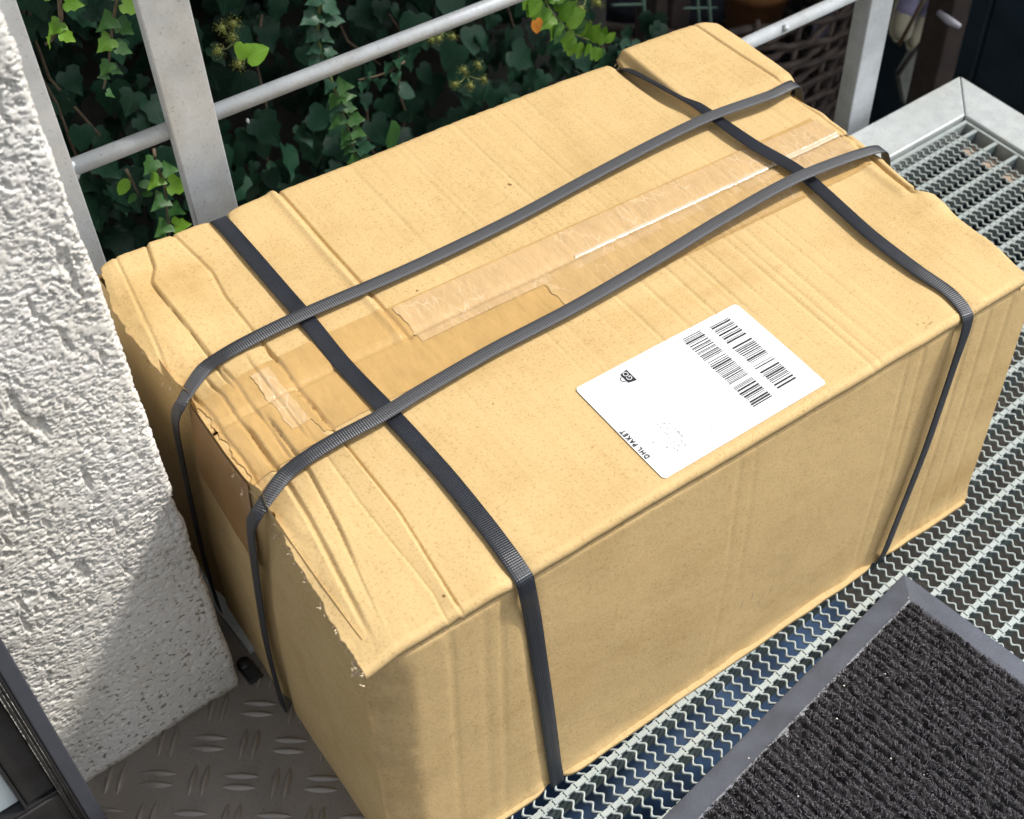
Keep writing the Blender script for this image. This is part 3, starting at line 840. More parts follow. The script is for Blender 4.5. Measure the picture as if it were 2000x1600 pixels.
# tapes on the top
def tape(name, u0, u1, v0, v1, mat, lift, ragged=0.0, nu=300, nv=30, seed=0, shear=0.0):
    A, B = np.meshgrid(np.linspace(0, 1, nu), np.linspace(0, 1, nv), indexing='ij')
    e0 = u0 + ragged * fbm(B * 7, B * 2, 3, 140 + seed); e1 = u1 + ragged * fbm(B * 7, B * 3, 3, 150 + seed)
    u = e0 + (e1 - e0) * A; v = v0 + (v1 - v0) * B + 0.0006 * fbm(u * 30, u * 2, 2, 160 + seed) + shear * (A - 0.5)
    z = np.maximum(ztop(u, v), ztop(u, v + 0.003) - 0.0008) + lift + 0.0004 * fbm(u * 160, v * 60, 2, 170 + seed)
    V = np.stack([u, v, z], -1).reshape(-1, 3)
    return obj(name, mesh_from(name, V, grid_faces(nu, nv), True), mat, box)
tape('tape_strip', 0.060, 0.577, 0.1735, 0.2525, M['tape'], 0.0006, 0.003, 420, 44)['label'] = 'tan tape strip along the seam of the top'
tape('tape_strip', 0.158, 0.502, 0.2085, 0.2505, M['tape_pale'], 0.0011, 0.0025, 300, 26, 3)['label'] = 'pale crinkled tape patch over the seam'
tape('tape_strip', 0.262, 0.500, 0.1755, 0.2185, M['tape_mid'], 0.00105, 0.003, 220, 22, 13)
tape('tape_strip', 0.510, 0.579, 0.186, 0.248, M['tape_pale'], 0.0011, 0.004, 60, 30, 5)
tape('tape_strip', 0.0055, 0.064, 0.212, 0.252, M['tape'], 0.0008, 0.004, 60, 30, 7)
tape('tape_strip', 0.0050, 0.060, 0.168, 0.214, M['tape'], 0.0009, 0.004, 60, 30, 9)['label'] = 'folded tape patch wrapping the crushed left edge'
tape('tape_strip', 0.044, 0.0575, 0.188, 0.246, M['tape_pale'], 0.0013, 0.002, 20, 40, 11)
for a, b, wd in ((0.300, 0.505, 0.0015), (0.505, 0.581, 0.0028)):
    tape('tape_ridge', a, b, 0.2212 - wd, 0.2212 + wd, M['tape_clear'], 0.0019, 0.0, 200, 8, 21)

# shipping label
label = None
LZ = 0.00085
L_LEN, L_WID = 0.1500, 0.1010
LAB0 = np.array([0.2191, 0.1085]); LANG = R(0.35)
def lab_uv(x, y):   # label x along the box, y towards the back (0 at the back edge, negative to the front)
    return LAB0[0] + x * math.cos(LANG) - y * math.sin(LANG), LAB0[1] + x * math.sin(LANG) + y * math.cos(LANG)
def label_sheet():
    r = 0.0028; nu, nv = 110, 52
    xs = np.linspace(0, L_LEN, nu); ys = np.linspace(-L_WID, 0, nv)
    X, Y = np.meshgrid(xs, ys, indexing='ij')
    # rounded corners
    dx = np.minimum(X, L_LEN - X); ins = np.where(dx < r, r - np.sqrt(np.maximum(0, r * r - (r - dx) ** 2)), 0)
    Yc = -L_WID / 2; Y = Yc + (Y - Yc) * (L_WID / 2 - ins) / (L_WID / 2)
    u, v = lab_uv(X, Y)
    z = ztop(u, v) * 0.55 + (HT) * 0.45 + LZ
    z = np.maximum(z, ztop(u, v) + 0.0004)
    o = obj('shipping_label', mesh_from('shipping_label', np.stack([u, v, z], -1).reshape(-1, 3), grid_faces(nu, nv), True), M['paper'], box)
    o['label'] = 'white shipping label with two rows of barcodes'
    return o
label = label_sheet()
def flat_on_label(name, quads, mat, lift=0.0003, parent=None):
    V = []; F = []
    for q in quads:
        b = len(V)
        for x, y in q:
            u, v = lab_uv(x, y)
            V.append((float(u), float(v), float(max(ztop(u, v) * 0.55 + HT * 0.45 + LZ, ztop(u, v) + 0.0004)) + lift))
        F.append(list(range(b, b + len(q))))
    return obj(name, mesh_from(name, V, F), mat, parent or label)
def barcode(x0, x1, y0, y1, seed, gaps):
    r_ = random.Random(seed); qs = []; y = y0
    while y > y1:
        wdt = r_.choice([0.0005, 0.0007, 0.0007, 0.0010, 0.0016]); gap = r_.choice([0.0006, 0.0008, 0.0010, 0.0016])
        fr = (y0 - y) / (y0 - y1)
        if any(a < fr < b for a, b in gaps) and r_.random() < 0.72: y -= 0.0022; continue
        j = r_.uniform(-0.0006, 0.0006)
        # bars subdivided so they follow the sheet
        n = 4
        for k_ in range(n):
            a = x0 + (x1 - x0) * k_ / n + (j if k_ == 0 else 0); b = x0 + (x1 - x0) * (k_ + 1) / n
            qs.append([(a, y), (a, y - wdt), (b, y - wdt), (b, y)])
        y -= wdt + gap
    return flat_on_label('barcode', qs, M['ink'])
barcode(0.1170, 0.1350, -0.0085, -0.0842, 3, [(0.28, 0.36), (0.62, 0.74)])
barcode(0.0918, 0.1092, -0.0065, -0.0868, 8, [(0.33, 0.37), (0.62, 0.72)])
def lettering(txt, size, x, y, mat, space=1.0, sx=1.0):
    cu = bpy.data.curves.new('lettering', 'FONT'); cu.body = txt; cu.size = size; cu.space_character = space; cu.resolution_u = 3; cu.offset = 0.00016 if mat is M['ink'] else 0.0
    to = bpy.data.objects.new('tmp', cu); COL.objects.link(to)
    dg = bpy.context.evaluated_depsgraph_get()
    me = bpy.data.meshes.new_from_object(to.evaluated_get(dg))
    bpy.data.objects.remove(to)
    for v in me.vertices:
        a, b = v.co.x * sx, v.co.y
        u, w_ = lab_uv(x - b, y + a)      # reads towards the back, tops to the left
        v.co = (float(u), float(w_), float(max(ztop(u, w_) * 0.55 + HT * 0.45 + LZ, ztop(u, w_) + 0.0004)) + 0.0005)
    me.materials.clear(); me.materials.append(mat); me.name = 'lettering'
    return obj('lettering', me, mat, label)
lettering('DHL PAKET', 0.0050, 0.0046, -0.0805, M['ink'], 1.2)
flat_on_label('logo', [[(0.0338, -0.0082), (0.0338, -0.0178), (0.0405, -0.0192), (0.0405, -0.0066)]], M['ink'], 0.00028)
lettering('GO', 0.0058, 0.0392, -0.0168, M['paper'], 1.0, 1.0)
ring = []
for k_ in range(10):
    a0, a1 = math.pi * k_ / 10, math.pi * (k_ + 1) / 10
    f = lambda a, r_: (0.0336 - r_ * math.sin(a), -0.013 + r_ * 1.0 * math.cos(a))
    ring.append([f(a0, 0.0022), f(a0, 0.0028), f(a1, 0.0028), f(a1, 0.0022)])
flat_on_label('logo', ring, M['ink'], 0.00028)
sp = []
def speck_line(x, y0, y1, n, s=0.00048):
    for _ in range(n):
        y = random.uniform(y1, y0); xx = x + random.gauss(0, 0.0004); a = s * random.uniform(0.6, 1.7); b = s * random.uniform(0.6, 1.3)
        sp.append([(xx, y), (xx, y - a), (xx + b, y - a), (xx + b, y)])
for x, y0, y1, n in ((0.0530, -0.002, -0.016, 7), (0.0295, -0.028, -0.052, 8), (0.0335, -0.058, -0.086, 22), (0.0300, -0.058, -0.088, 20), (0.0262, -0.060, -0.088, 20), (0.0225, -0.062, -0.088, 16), (0.0185, -0.064, -0.086, 10), (0.0140, -0.064, -0.084, 6), (0.0540, -0.040, -0.090, 12), (0.0860, -0.06, -0.092, 3), (0.0100, -0.085, -0.096, 3)):
    speck_line(x, y0, y1, n)
flat_on_label('fine_print', sp, M['ink'])

# straps
def catmull(P_, step=0.0022):
    P_ = np.asarray(P_, float); out = []
    n = len(P_)
    for i in range(n - 1):
        p0 = P_[max(i - 1, 0)]; p1 = P_[i]; p2 = P_[i + 1]; p3 = P_[min(i + 2, n - 1)]
        L = np.linalg.norm(p2[:3] - p1[:3]); k_ = max(2, int(L / step))
        d1 = max(np.linalg.norm(p1[:3] - p0[:3]), 1e-6); d3 = max(np.linalg.norm(p3[:3] - p2[:3]), 1e-6)
        m1 = (p2 - p1) * 0.5 + (p1 - p0) * 0.5 * min(1.0, L / d1); m2 = (p2 - p1) * 0.5 + (p3 - p2) * 0.5 * min(1.0, L / d3)
        for t in np.arange(k_) / k_:
            out.append((2 * t ** 3 - 3 * t ** 2 + 1) * p1 + (t ** 3 - 2 * t ** 2 + t) * m1 + (-2 * t ** 3 + 3 * t ** 2) * p2 + (t ** 3 - t ** 2) * m2)
    out.append(P_[-1])
    return np.array(out)
def strap(path, width, lab):
    """path: rows (u, v, z, nx, ny, nz) - the strap's centre line and its outward normal"""
    Q = catmull(path)
    C_ = Q[:, :3]; N_ = Q[:, 3:6]; N_ /= np.linalg.norm(N_, axis=1)[:, None]
    T_ = np.gradient(C_, axis=0); T_ /= np.linalg.norm(T_, axis=1)[:, None]
    W_ = np.cross(T_, N_); W_ /= np.linalg.norm(W_, axis=1)[:, None]
    N2 = np.cross(W_, T_)
    s_ = np.concatenate([[0], np.cumsum(np.linalg.norm(np.diff(C_, axis=0), axis=1))])
    prof = np.array([(-1, 0.05), (-0.99, 0.95), (-0.33, 1.0), (0.33, 1.0), (0.99, 0.95), (1, 0.05), (0, 0.0)])
    n, k_ = len(C_), len(prof)
    V = np.empty((n, k_, 3)); UVc = np.empty((n, k_, 2))
    for j, (a, b) in enumerate(prof):
        V[:, j] = C_ + W_ * (a * width / 2) + N2 * (b * 0.0008)
        UVc[:, j, 0] = s_; UVc[:, j, 1] = a * width / 2
    F = []
    i = np.arange(n - 1)
    for j in range(k_):
        j2 = (j + 1) % k_
        F.append(np.stack([i * k_ + j, i * k_ + j2, (i + 1) * k_ + j2, (i + 1) * k_ + j], -1))
    o = obj('strap', mesh_from('strap', V.reshape(-1, 3), np.concatenate(F), False, UVc.reshape(-1, 2)), M['strap'], box)
    bm = bmesh.new(); bm.from_mesh(o.data); bmesh.ops.recalc_face_normals(bm, faces=bm.faces); bm.to_mesh(o.data); bm.free()
    o['label'] = lab
    return o
UP = (0, 0, 1); FR = (0, -1, 0); BK = (0, 1, 0); LF = (-1, 0, 0); RT = (1, 0, 0)
def zt(u, v): return float(ztop(u, v))
sq = math.sqrt(0.5)
p = [(0.0985, 0.4105, 0.01, *BK), (0.0985, 0.4125, 0.15, *BK), (0.0985, 0.4150, 0.285, *BK), (0.0985, 0.4150, 0.303, 0, sq, sq), (0.0988, 0.4085, zt(0.0988, 0.400) + 0.0012, 0, 0.2, 1)]
for u, v in ((0.0992, 0.370), (0.0998, 0.310), (0.1003, 0.2723), (0.1004, 0.22), (0.1030, 0.1642), (0.1050, 0.0945), (0.1040, 0.045), (0.1030, 0.018)):
    p.append((u, v, max(zt(u, v), HT - 0.001) + 0.0022, *UP))
p += [(0.1028, 0.0065, zt(0.1027, 0.012) + 0.0014, 0, -0.3, 1), (0.1029, -0.0006, zt(0.1027, 0.012) - 0.0022, 0, -1, 0.8), (0.1036, -0.0026, 0.292, *FR)]
for z in (0.25, 0.19, 0.12, 0.06, 0.025):
    u = float(np.interp(z, [0.0242, 0.191, 0.3034], [0.1246, 0.1131, 0.1055])); p.append((u, float(min(front_y(u - 0.006, z), front_y(u + 0.006, z), front_y(u, z))) - 0.0006, z, *FR))
p += [(0.1247, -0.0024, 0.0008, *FR)]
strap(p, 0.0126, 'strap running front to back near the left end of the parcel')
# right front-to-back strap, twisted at the back notch
p = [(0.4835, 0.4115, 0.01, *BK), (0.4835, 0.4130, 0.16, *BK), (0.4840, 0.4130, 0.288, *BK), (0.4835, 0.4095, 0.3045, 0.1, 0.6, 0.8), (0.4842, 0.397, 0.3110, 0.30, 0, 0.95), (0.4875, 0.372, 0.3140, 0.42, 0, 0.9), (0.4920, 0.345, 0.3155, 0.36, 0, 0.93), (0.4975, 0.318, 0.3165, 0.16, 0, 0.98)]
for px, py, dz in ((1470, 282, 0.0062), (1560, 335, 0.0056), (1700, 459, 0.0050), (1790, 528, 0.0036)):
    u, v, z = loc(px, py, HT + dz); p.append((u, v, z, -0.12, 0, 1))
p += [(0.5135, 0.024, zt(0.514, 0.024) + 0.0024, *UP), (0.5125, 0.0068, zt(0.5125, 0.012) + 0.0014, 0, -0.3, 1), (0.5112, -0.0006, zt(0.5125, 0.012) - 0.0022, 0, -1, 0.8), (0.5102, -0.0030, 0.292, *FR)]
for z in (0.25, 0.2, 0.1565, 0.1, 0.05, 0.02):
    u = float(np.interp(z, [0.0, 0.1565, 0.3078], [0.4880, 0.5029, 0.5099])); p.append((u, -0.0034 - 0.0010 * math.sin(math.pi * z / HT), z, 0.12, -1, 0))
p += [(0.4875, -0.0024, 0.0008, 0.12, -1, 0)]
strap(p, 0.0118, 'strap running front to back near the right end, twisted at the back edge')
# lengthwise straps
p = [(0.606, 0.290, 0.02, *RT), (0.6035, 0.291, 0.25, *RT), (0.6000, 0.2915, 0.302, 0.9, 0, 0.4), (0.5935, 0.2920, 0.3165, 0.55, 0, 0.85)]
for px, py, z in ((1505, 186, 0.3220), (1390, 227, 0.3215), (1290, 274, 0.3195), (1150, 348, 0.3175), (1000, 429, 0.3165), (800, 525, 0.3162), (600, 611, 0.3172), (500, 659, 0.3155), (440, 692, 0.3125), (398, 722, 0.3075)):
    u, v, z = loc(px, py, z); p.append((u, v, z, -0.03, 0, 1))
p += [(-0.0036, 0.2560, 0.3030, -0.75, 0, 0.7), (-0.0080, 0.2590, 0.2920, -1, 0, 0.2), (-0.0092, 0.2650, 0.272, *LF), (-0.0090, 0.2735, 0.245, *LF), (-0.0100, 0.290, 0.17, *LF), (-0.0138, 0.2985, 0.07, *LF), (-0.0146, 0.3005, 0.0006, *LF)]
strap(p, 0.0114, 'rear strap running lengthwise over the top of the parcel')
p = [(0.606, 0.176, 0.02, *RT), (0.6035, 0.178, 0.25, *RT), (0.6015, 0.1795, 0.298, 0.9, 0, 0.4), (0.5955, 0.1812, 0.3135, 0.6, 0, 0.9)]
for px, py, z in ((1670, 304, 0.3215), (1550, 351, 0.3255), (1420, 423, 0.3245), (1280, 508, 0.3210), (1120, 601, 0.3175), (960, 685, 0.3162), (820, 766, 0.3165), (740, 815, 0.3175), (660, 857, 0.3160), (600, 894, 0.3130), (556, 929, 0.3085)):
    u, v, z = loc(px, py, z); p.append((u, v, z, -0.03, 0, 1))
p += [(-0.0040, 0.1442, 0.3012, -0.75, 0, 0.7), (-0.0084, 0.1470, 0.2900, -1, 0, 0.2), (-0.0096, 0.1525, 0.268, *LF), (-0.0094, 0.1605, 0.240, *LF), (-0.0100, 0.1720, 0.191, *LF), (-0.0130, 0.1840, 0.10, *LF), (-0.0148, 0.1875, 0.0006, *LF)]
strap(p, 0.0114, 'front strap running lengthwise over the top of the parcel')

# ------------------------------------------------------------------ door mat
MA = R(5.5)
mat_t = thing('door_mat', 'charcoal ribbed door mat with grey rubber border at the lower right', 'mat', (0.6655, 0.3380, 0.0008), MA)
MW, MH, BW = 0.60, 0.40, 0.0245
def border():
    mb = MB()
    o_ = [(-MW, -MH), (0, -MH), (0, 0), (-MW, 0)]
    def ringpts(ins, z): return [(-MW + ins, -MH + ins, z), (-ins, -MH + ins, z), (-ins, -ins, z), (-MW + ins, -ins, z)]
    rings = [ringpts(0, 0.0002), ringpts(0.0006, 0.0016), ringpts(0.004, 0.0024), ringpts(BW - 0.003, 0.0050), ringpts(BW, 0.0044), ringpts(BW + 0.004, 0.0030)]
    for r_ in rings: mb.v += r_
    for i in range(len(rings) - 1):
        for k_ in range(4):
            mb.f.append([i * 4 + k_, i * 4 + (k_ + 1) % 4, (i + 1) * 4 + (k_ + 1) % 4, (i + 1) * 4 + k_])
    return mb.build('rubber_border', M['rubber'], mat_t, bevel=0.0005)
border()
def pile():
    x0, x1, y0, y1 = -0.47, -BW + 0.0025, -0.30, -BW + 0.0025
    xs = np.arange(x0, x1, 0.0011); ys = np.arange(y0, y1, 0.0011)
    X, Y = np.meshgrid(xs, ys, indexing='ij')
    Xw = X + 0.0030 * fbm(X * 60, Y * 60, 3, 201)
    rib_ = 0.5 + 0.5 * np.cos(2 * np.pi * Xw / 0.0088)
    lump = fbm(X * 260, Y * 150, 3, 205)
    h = 0.0056 + 0.0040 * rib_ * (0.6 + 1.5 * lump) + 0.0026 * lump + 0.0010 * fbm(X * 600, Y * 600, 2, 207)
    ed = np.minimum(np.minimum(x1 - X, y1 - Y), 0.02)
    h = 0.003 + (h - 0.003) * sm(ed, -0.0005, 0.004)
    V = np.stack([X, Y, h], -1).reshape(-1, 3)
    obj('pile', mesh_from('pile', V, grid_faces(len(xs), len(ys)), True), M['pile'], mat_t)
    sl = MB(); sl.box((-MW + BW + 0.002, -MH + BW + 0.002, 0.001), (x0, -BW - 0.002, 0.008)); sl.box((x0, -MH + BW + 0.002, 0.001), (-BW - 0.002, y0, 0.008)); sl.build('pile', M['pile'], mat_t)
    # loose loops
    n = 26000
    r2 = np.random.default_rng(5)
    fx = r2.uniform(x0, x1 - 0.001, n); fy = r2.uniform(y0, y1 - 0.001, n)
    k_ = np.round(fx / 0.0088) * 0.0088; fx = k_ + (fx - k_) * 0.65
    an = r2.uniform(0, 2 * np.pi, n); Ln = r2.uniform(0.0016, 0.0042, n); wd = r2.uniform(0.00022, 0.00046, n); hz = r2.uniform(0.0066, 0.0102, n) + 0.0012 * np.cos(2 * np.pi * (fx - k_) / 0.0088)
    dx, dy = np.cos(an), np.sin(an)
    V = []; F = []
    pts = []
    for t, hh in ((-0.5, -0.0022), (-0.2, 0.0002), (0.2, 0.0004), (0.5, -0.0020)):
        cx = fx + dx * Ln * t + dy * Ln * 0.3 * t * t; cy = fy + dy * Ln * t - dx * Ln * 0.3 * t * t; cz = hz + hh
        pts.append(np.stack([cx - dy * wd, cy + dx * wd, cz], -1)); pts.append(np.stack([cx, cy, cz + wd * 1.3], -1)); pts.append(np.stack([cx + dy * wd, cy - dx * wd, cz], -1))
    V = np.stack(pts, 1).reshape(-1, 3); b = np.arange(n) * 12
    for i in range(3):
        for j in range(2):
            q = i * 3 + j
            F.append(np.stack([b + q, b + q + 1, b + q + 4, b + q + 3], -1))
    o = obj('pile_fibres', mesh_from('pile_fibres', V, np.concatenate(F), True), M['fibre'], mat_t); o['kind'] = 'stuff'
    mb = MB()
    for _ in range(34):
        x = random.uniform(-0.44, -0.01); y = random.uniform(-0.26, -0.01); s_2 = random.uniform(0.0002, 0.0006)
        z = 0.0098 if (x < -BW and y < -BW) else 0.0048
        mb.box((-s_2, -s_2, -s_2 * 0.5), (s_2, s_2, s_2 * 0.5), Matrix.Rotation(random.random() * 3, 3, 'Z'), (x, y, z))
    o = mb.build('lint', M['lint'], mat_t); o['kind'] = 'stuff'
pile()

# ------------------------------------------------------------------ door edge at lower left
door = thing('glazed_door', 'dark anthracite door leaf with pale pane at the lower left corner', 'door', (0, 0, 0))
DY = 0.55
def bar(name, x0, x1, y0, y1, z0, z1, mat, bev=0.001):
    mb = MB(); mb.box((x0, y0, z0), (x1, y1, z1)); return mb.build(name, mat, door, bevel=bev)
bar('stile', 0.0072, 0.0172, DY, DY + 0.045, 0.012, 2.0, M['frame_grey'])
bar('gasket', 0.0052, 0.0070, DY - 0.001, DY + 0.04, 0.012, 2.0, M['frame_black'], 0.0004)
bar('gasket', 0.0030, 0.0046, DY + 0.001, DY + 0.04, 0.012, 2.0, M['frame_black'], 0.0004)
bar('gasket', 0.0008, 0.0026, DY - 0.0005, DY + 0.04, 0.012, 2.0, M['frame_black'], 0.0004)
bar('stile', -0.0192, 0.0002, DY + 0.006, DY + 0.04, 0.121, 2.0, M['frame_dirty'])
bar('glazing_bead', -0.0215, -0.0194, DY + 0.003, DY + 0.04, 0.121, 2.0, M['frame_black'], 0.0005)
bar('bottom_rail', -0.60, 0.0002, DY + 0.002, DY + 0.04, 0.012, 0.117, M['frame_dirty'])
bar('gasket', -0.60, 0.0002, DY + 0.0035, DY + 0.04, 0.1175, 0.1205, M['frame_black'], 0.0004)
bar('pane', -0.60, -0.0217, DY + 0.012, DY + 0.03, 0.121, 2.0, M['pane'])
bf = thing('rubber_buffer', 'black rubber stub on the floor at the foot of the wall corner', 'buffer', tuple(on_z(478, 1300, 0)))
mb = MB(); mb.tube([(0, 0, 0), (0, 0, 0.0045), (0, 0, 0.006)], [0.0062, 0.0060, 0.0048], 16); mb.build('buffer_head', M['frame_black'], bf, smooth=True)
mb = MB(); mb.box((-0.006, -0.020, 0.0), (0.007, 0.0, 0.0035)); mb.build('buffer_tail', M['frame_black'], bf, bevel=0.002)

# ------------------------------------------------------------------ ivy
def leaf_mesh(name, kind='ivy', fold=0.18):
    if kind == 'ivy': half = [(0.0, 0.0), (0.16, -0.16), (0.40, -0.10), (0.52, 0.06), (0.36, 0.26), (0.40, 0.46), (0.22, 0.62), (0.10, 0.84), (0.0, 1.0)]
    elif kind == 'spear': half = [(0.0, 0.0), (0.22, -0.12), (0.56, 0.02), (0.34, 0.30), (0.20, 0.55), (0.10, 0.82), (0.0, 1.0)]
    elif kind == 'oval': half = [(0.0, 0.0), (0.16, 0.06), (0.28, 0.25), (0.32, 0.48), (0.24, 0.74), (0.12, 0.92), (0.0, 1.0)]
    else: half = [(0.0, 0.0), (0.20, -0.10), (0.44, -0.02), (0.50, 0.24), (0.40, 0.55), (0.20, 0.84), (0.0, 1.0)]
    V = []; UVs = []; F = []
    n = len(half)
    for sgn in (1, -1):
        for x, y in half:
            z = fold * abs(x) - 0.18 * (y - 0.3) ** 2 + 0.05 * math.sin(9 * y + 3 * sgn * x)
            V.append((sgn * x, y, z)); UVs.append((sgn * x, y))
        # midrib points
    b = len(V)
    mids = [0.0, 0.18, 0.38, 0.58, 0.8, 1.0]
    for y in mids: V.append((0, y, -0.18 * (y - 0.3) ** 2)); UVs.append((0, y))
    for sgn, o_ in ((1, 0), (-1, n)):
        for i in range(1, n - 1):
            # nearest midrib points
            def mk(y): return min(range(len(mids)), key=lambda q: abs(mids[q] - max(0.02, min(y, 1))))
            a, c = mk(half[i][1]), mk(half[i + 1][1]) if i + 1 < n - 1 else len(mids) - 1
            tri = [o_ + i, o_ + i + 1, b + c] if i + 1 < n - 1 else None
            if tri: F.append(tri if sgn > 0 else tri[::-1])
            if a != c:
                tri = [[o_ + i, b + q + 1, b + q] for q in range(a, c)]
                for t_ in tri: F.append(t_ if sgn > 0 else t_[::-1])
        tri = [o_ + 1, b + min(range(len(mids)), key=lambda q: abs(mids[q] - max(0.02, half[1][1]))), b]
        if len(set(tri)) == 3: F.append(tri if sgn < 0 else tri[::-1])
    return V, F, UVs
def leaf_me(kind, mat, fold=0.18):
    V, F, UVs = leaf_mesh('leaf', kind, fold)
    me = mesh_from('leaf', V, F, True, UVs); me.materials.append(mat); return me
LM = {}
for mk_ in ('leaf_dark', 'leaf_mid', 'leaf_lime', 'leaf_teal', 'leaf_dead'):
    for kd in ('ivy', 'spear', 'oval', 'heart'):
        LM[(mk_, kd)] = leaf_me(kd, M[mk_], 0.18)
def leaf_matrix(pos, tip, nor, size):
    tip = Vector(tip).normalized(); nor = Vector(nor); nor = (nor - tip * nor.dot(tip)).normalized()
    sx = tip.cross(nor)
    mt = Matrix((sx, tip, nor)).transposed().to_4x4()
    return Matrix.Translation(Vector(pos)) @ mt @ Matrix.Scale(size, 4)
def put_leaf(parent, mat, kind, pos, tip, nor, size, name='leaf'):
    o = link(bpy.data.objects.new(name, LM[(mat, kind)]), parent)
    o.matrix_basis = leaf_matrix(pos, tip, nor, size)
    return o
gw = MB(); gw.box((-0.3, 1.50, -1.2), (1.28, 1.62, 2.4)); gw.build('garden_wall', M['stone_dark']); tag(bpy.data.objects['garden_wall'], 'dark backing wall hidden behind the ivy leaves', 'wall')  # dark backing added so no sky shows between the leaves
ivy = thing('ivy', 'dense dark green ivy covering the wall behind the railing', 'ivy', (0.5, 1.45, -1.2))
IV0 = Vector((0.5, 1.45, -1.2))
cand = []
for _ in range(6500):
    x = random.uniform(-0.05, 1.24); z = random.uniform(-0.95, 0.95)
    y = 1.30 + 0.11 * float(fbm(x * 5, z * 5, 2, 300)) + random.uniform(0, 0.12)
    if x > 1.08 and random.random() < (x - 1.08) / 0.16: continue
    s = random.uniform(0.024, 0.048) * (1.0 if random.random() < 0.6 else 0.65)
    nor = Vector((random.gauss(0, 0.45), -1 + random.gauss(0, 0.2), 0.75 + random.gauss(0, 0.4)))
    tip = Vector((random.gauss(0, 0.5), random.gauss(-0.3, 0.25), -1))
    px, py = to_px((x, y, z))
    vis = -20 < px < 1290 and -30 < py < 480 and py < 517 - 0.41 * (px - 190) + 10
    cand.append((vis, y, x, z, s, nor, tip))
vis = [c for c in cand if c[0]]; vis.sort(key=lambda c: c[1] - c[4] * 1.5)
near = vis[:300]; ids = set(map(id, near)); rest = [c for c in cand if id(c) not in ids]
for (_, y, x, z, s, nor, tip) in near:
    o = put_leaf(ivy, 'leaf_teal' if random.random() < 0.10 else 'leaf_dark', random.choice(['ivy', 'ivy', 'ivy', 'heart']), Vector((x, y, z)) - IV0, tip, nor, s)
V0, F0, U0 = leaf_mesh('leaf', 'ivy'); V0 = np.array(V0); U0 = np.array(U0)
VV = []; FF = []; UU = []
for i, (_, y, x, z, s, nor, tip) in enumerate(rest):
    mt = np.array(leaf_matrix(Vector((x, y + 0.02, z)) - IV0, tip, nor, s))
    VV.append(V0 @ mt[:3, :3].T + mt[:3, 3]); UU.append(U0); b = i * len(V0)
    FF += [[b + q for q in f] for f in F0]
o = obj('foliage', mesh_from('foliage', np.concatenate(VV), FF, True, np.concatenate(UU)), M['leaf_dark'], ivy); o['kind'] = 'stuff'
mb = MB()
for _ in range(26):
    x = random.uniform(0.05, 1.2); z = random.uniform(-0.8, 0.5); pts = []
    for k_ in range(7):
        pts.append(Vector((x + random.gauss(0, 0.015) + 0.02 * k_ * random.uniform(-0.4, 0.4), 1.36 + random.gauss(0, 0.01), z - 0.07 * k_)) - IV0)
    mb.tube(pts, 0.0018, 5)
mb.build('stem', M['stem'], ivy, smooth=True)

def shoot(lab, pix, Y, mat, size, step, stem_mat='stem', r=0.0016, kinds=('ivy', 'spear'), seed=0, tipsize=0.5, grp='ivy shoots hanging in front of the dark foliage', droop=1.0):
    r_ = random.Random(seed)
    pts3 = [Vector(on_y(px, py, Y + (0.0 if i % 2 else 0.004))) for i, (px, py) in enumerate(pix)]
    root = thing('ivy_shoot', lab, 'ivy shoot', tuple(pts3[0]), 0, grp)
    rel = [p_ - pts3[0] for p_ in pts3]
    sm_ = catmull([tuple(v) for v in rel], 0.006)
    mb = MB(); mb.tube([Vector(v) for v in sm_], [r * (1 - 0.5 * i / len(sm_)) for i in range(len(sm_))], 6)
    mb.build('stem', M[stem_mat], root, smooth=True)
    s_ = np.concatenate([[0], np.cumsum(np.linalg.norm(np.diff(sm_, axis=0), axis=1))])
    tot = s_[-1]; d = step * 0.4; side = 1
    while d <= tot + 1e-4:
        i = min(int(np.searchsorted(s_, d)), len(sm_) - 1)
        c = Vector(sm_[i]); t = Vector(sm_[min(i + 1, len(sm_) - 1)] - sm_[max(i - 1, 0)]).normalized()
        fr = d / tot; sz = size * (1 - (1 - tipsize) * fr ** 1.5) * r_.uniform(0.8, 1.15)
        lat = t.cross(Vector((0, -1, 0))).normalized() * side
        tip = lat * 1.0 + t * r_.uniform(-0.15, 0.6) + Vector((0, -0.25, -0.35 * droop + r_.gauss(0, 0.15)))
        nor = Vector((r_.gauss(0, 0.3), -1, 0.7 + r_.gauss(0, 0.3)))
        m_ = mat if isinstance(mat, str) else r_.choices(mat[0], [mat[1], 1 - mat[1]])[0]
        put_leaf(root, m_, r_.choice(kinds), c + tip.normalized() * sz * 0.22 + Vector((0, -0.003, 0)), tip, nor, sz)
        d += step * r_.uniform(0.8, 1.2); side = -side
    return root
shoot('bright lime ivy shoot nearest the wall at the top left', [(122, -60), (116, 0), (119, 35), (112, 58), (100, 78), (90, 86)], 1.00, 'leaf_lime', 0.019, 0.0135, seed=1, tipsize=0.55, r=0.0024)
shoot('long green ivy shoot hanging left of the broad post above the rod', [(232, -40), (228, 0), (220, 50), (215, 100), (210, 140), (202, 174)], 1.04, (('leaf_lime', 'leaf_mid'), 0.4), 0.019, 0.0105, seed=4, tipsize=0.5)
shoot('green ivy shoot hanging below the rod beside the broad post', [(300, 290), (306, 320), (320, 355), (326, 400), (331, 455), (330, 500)], 1.06, (('leaf_lime', 'leaf_mid'), 0.35), 0.020, 0.0125, seed=8, tipsize=1.0)
shoot('bluish green ivy shoot above the long rod', [(628, -30), (626, 0), (621, 60), (626, 95), (634, 125)], 1.16, 'leaf_teal', 0.023, 0.0095, 'stem_green', seed=11, tipsize=0.8, r=0.0022)
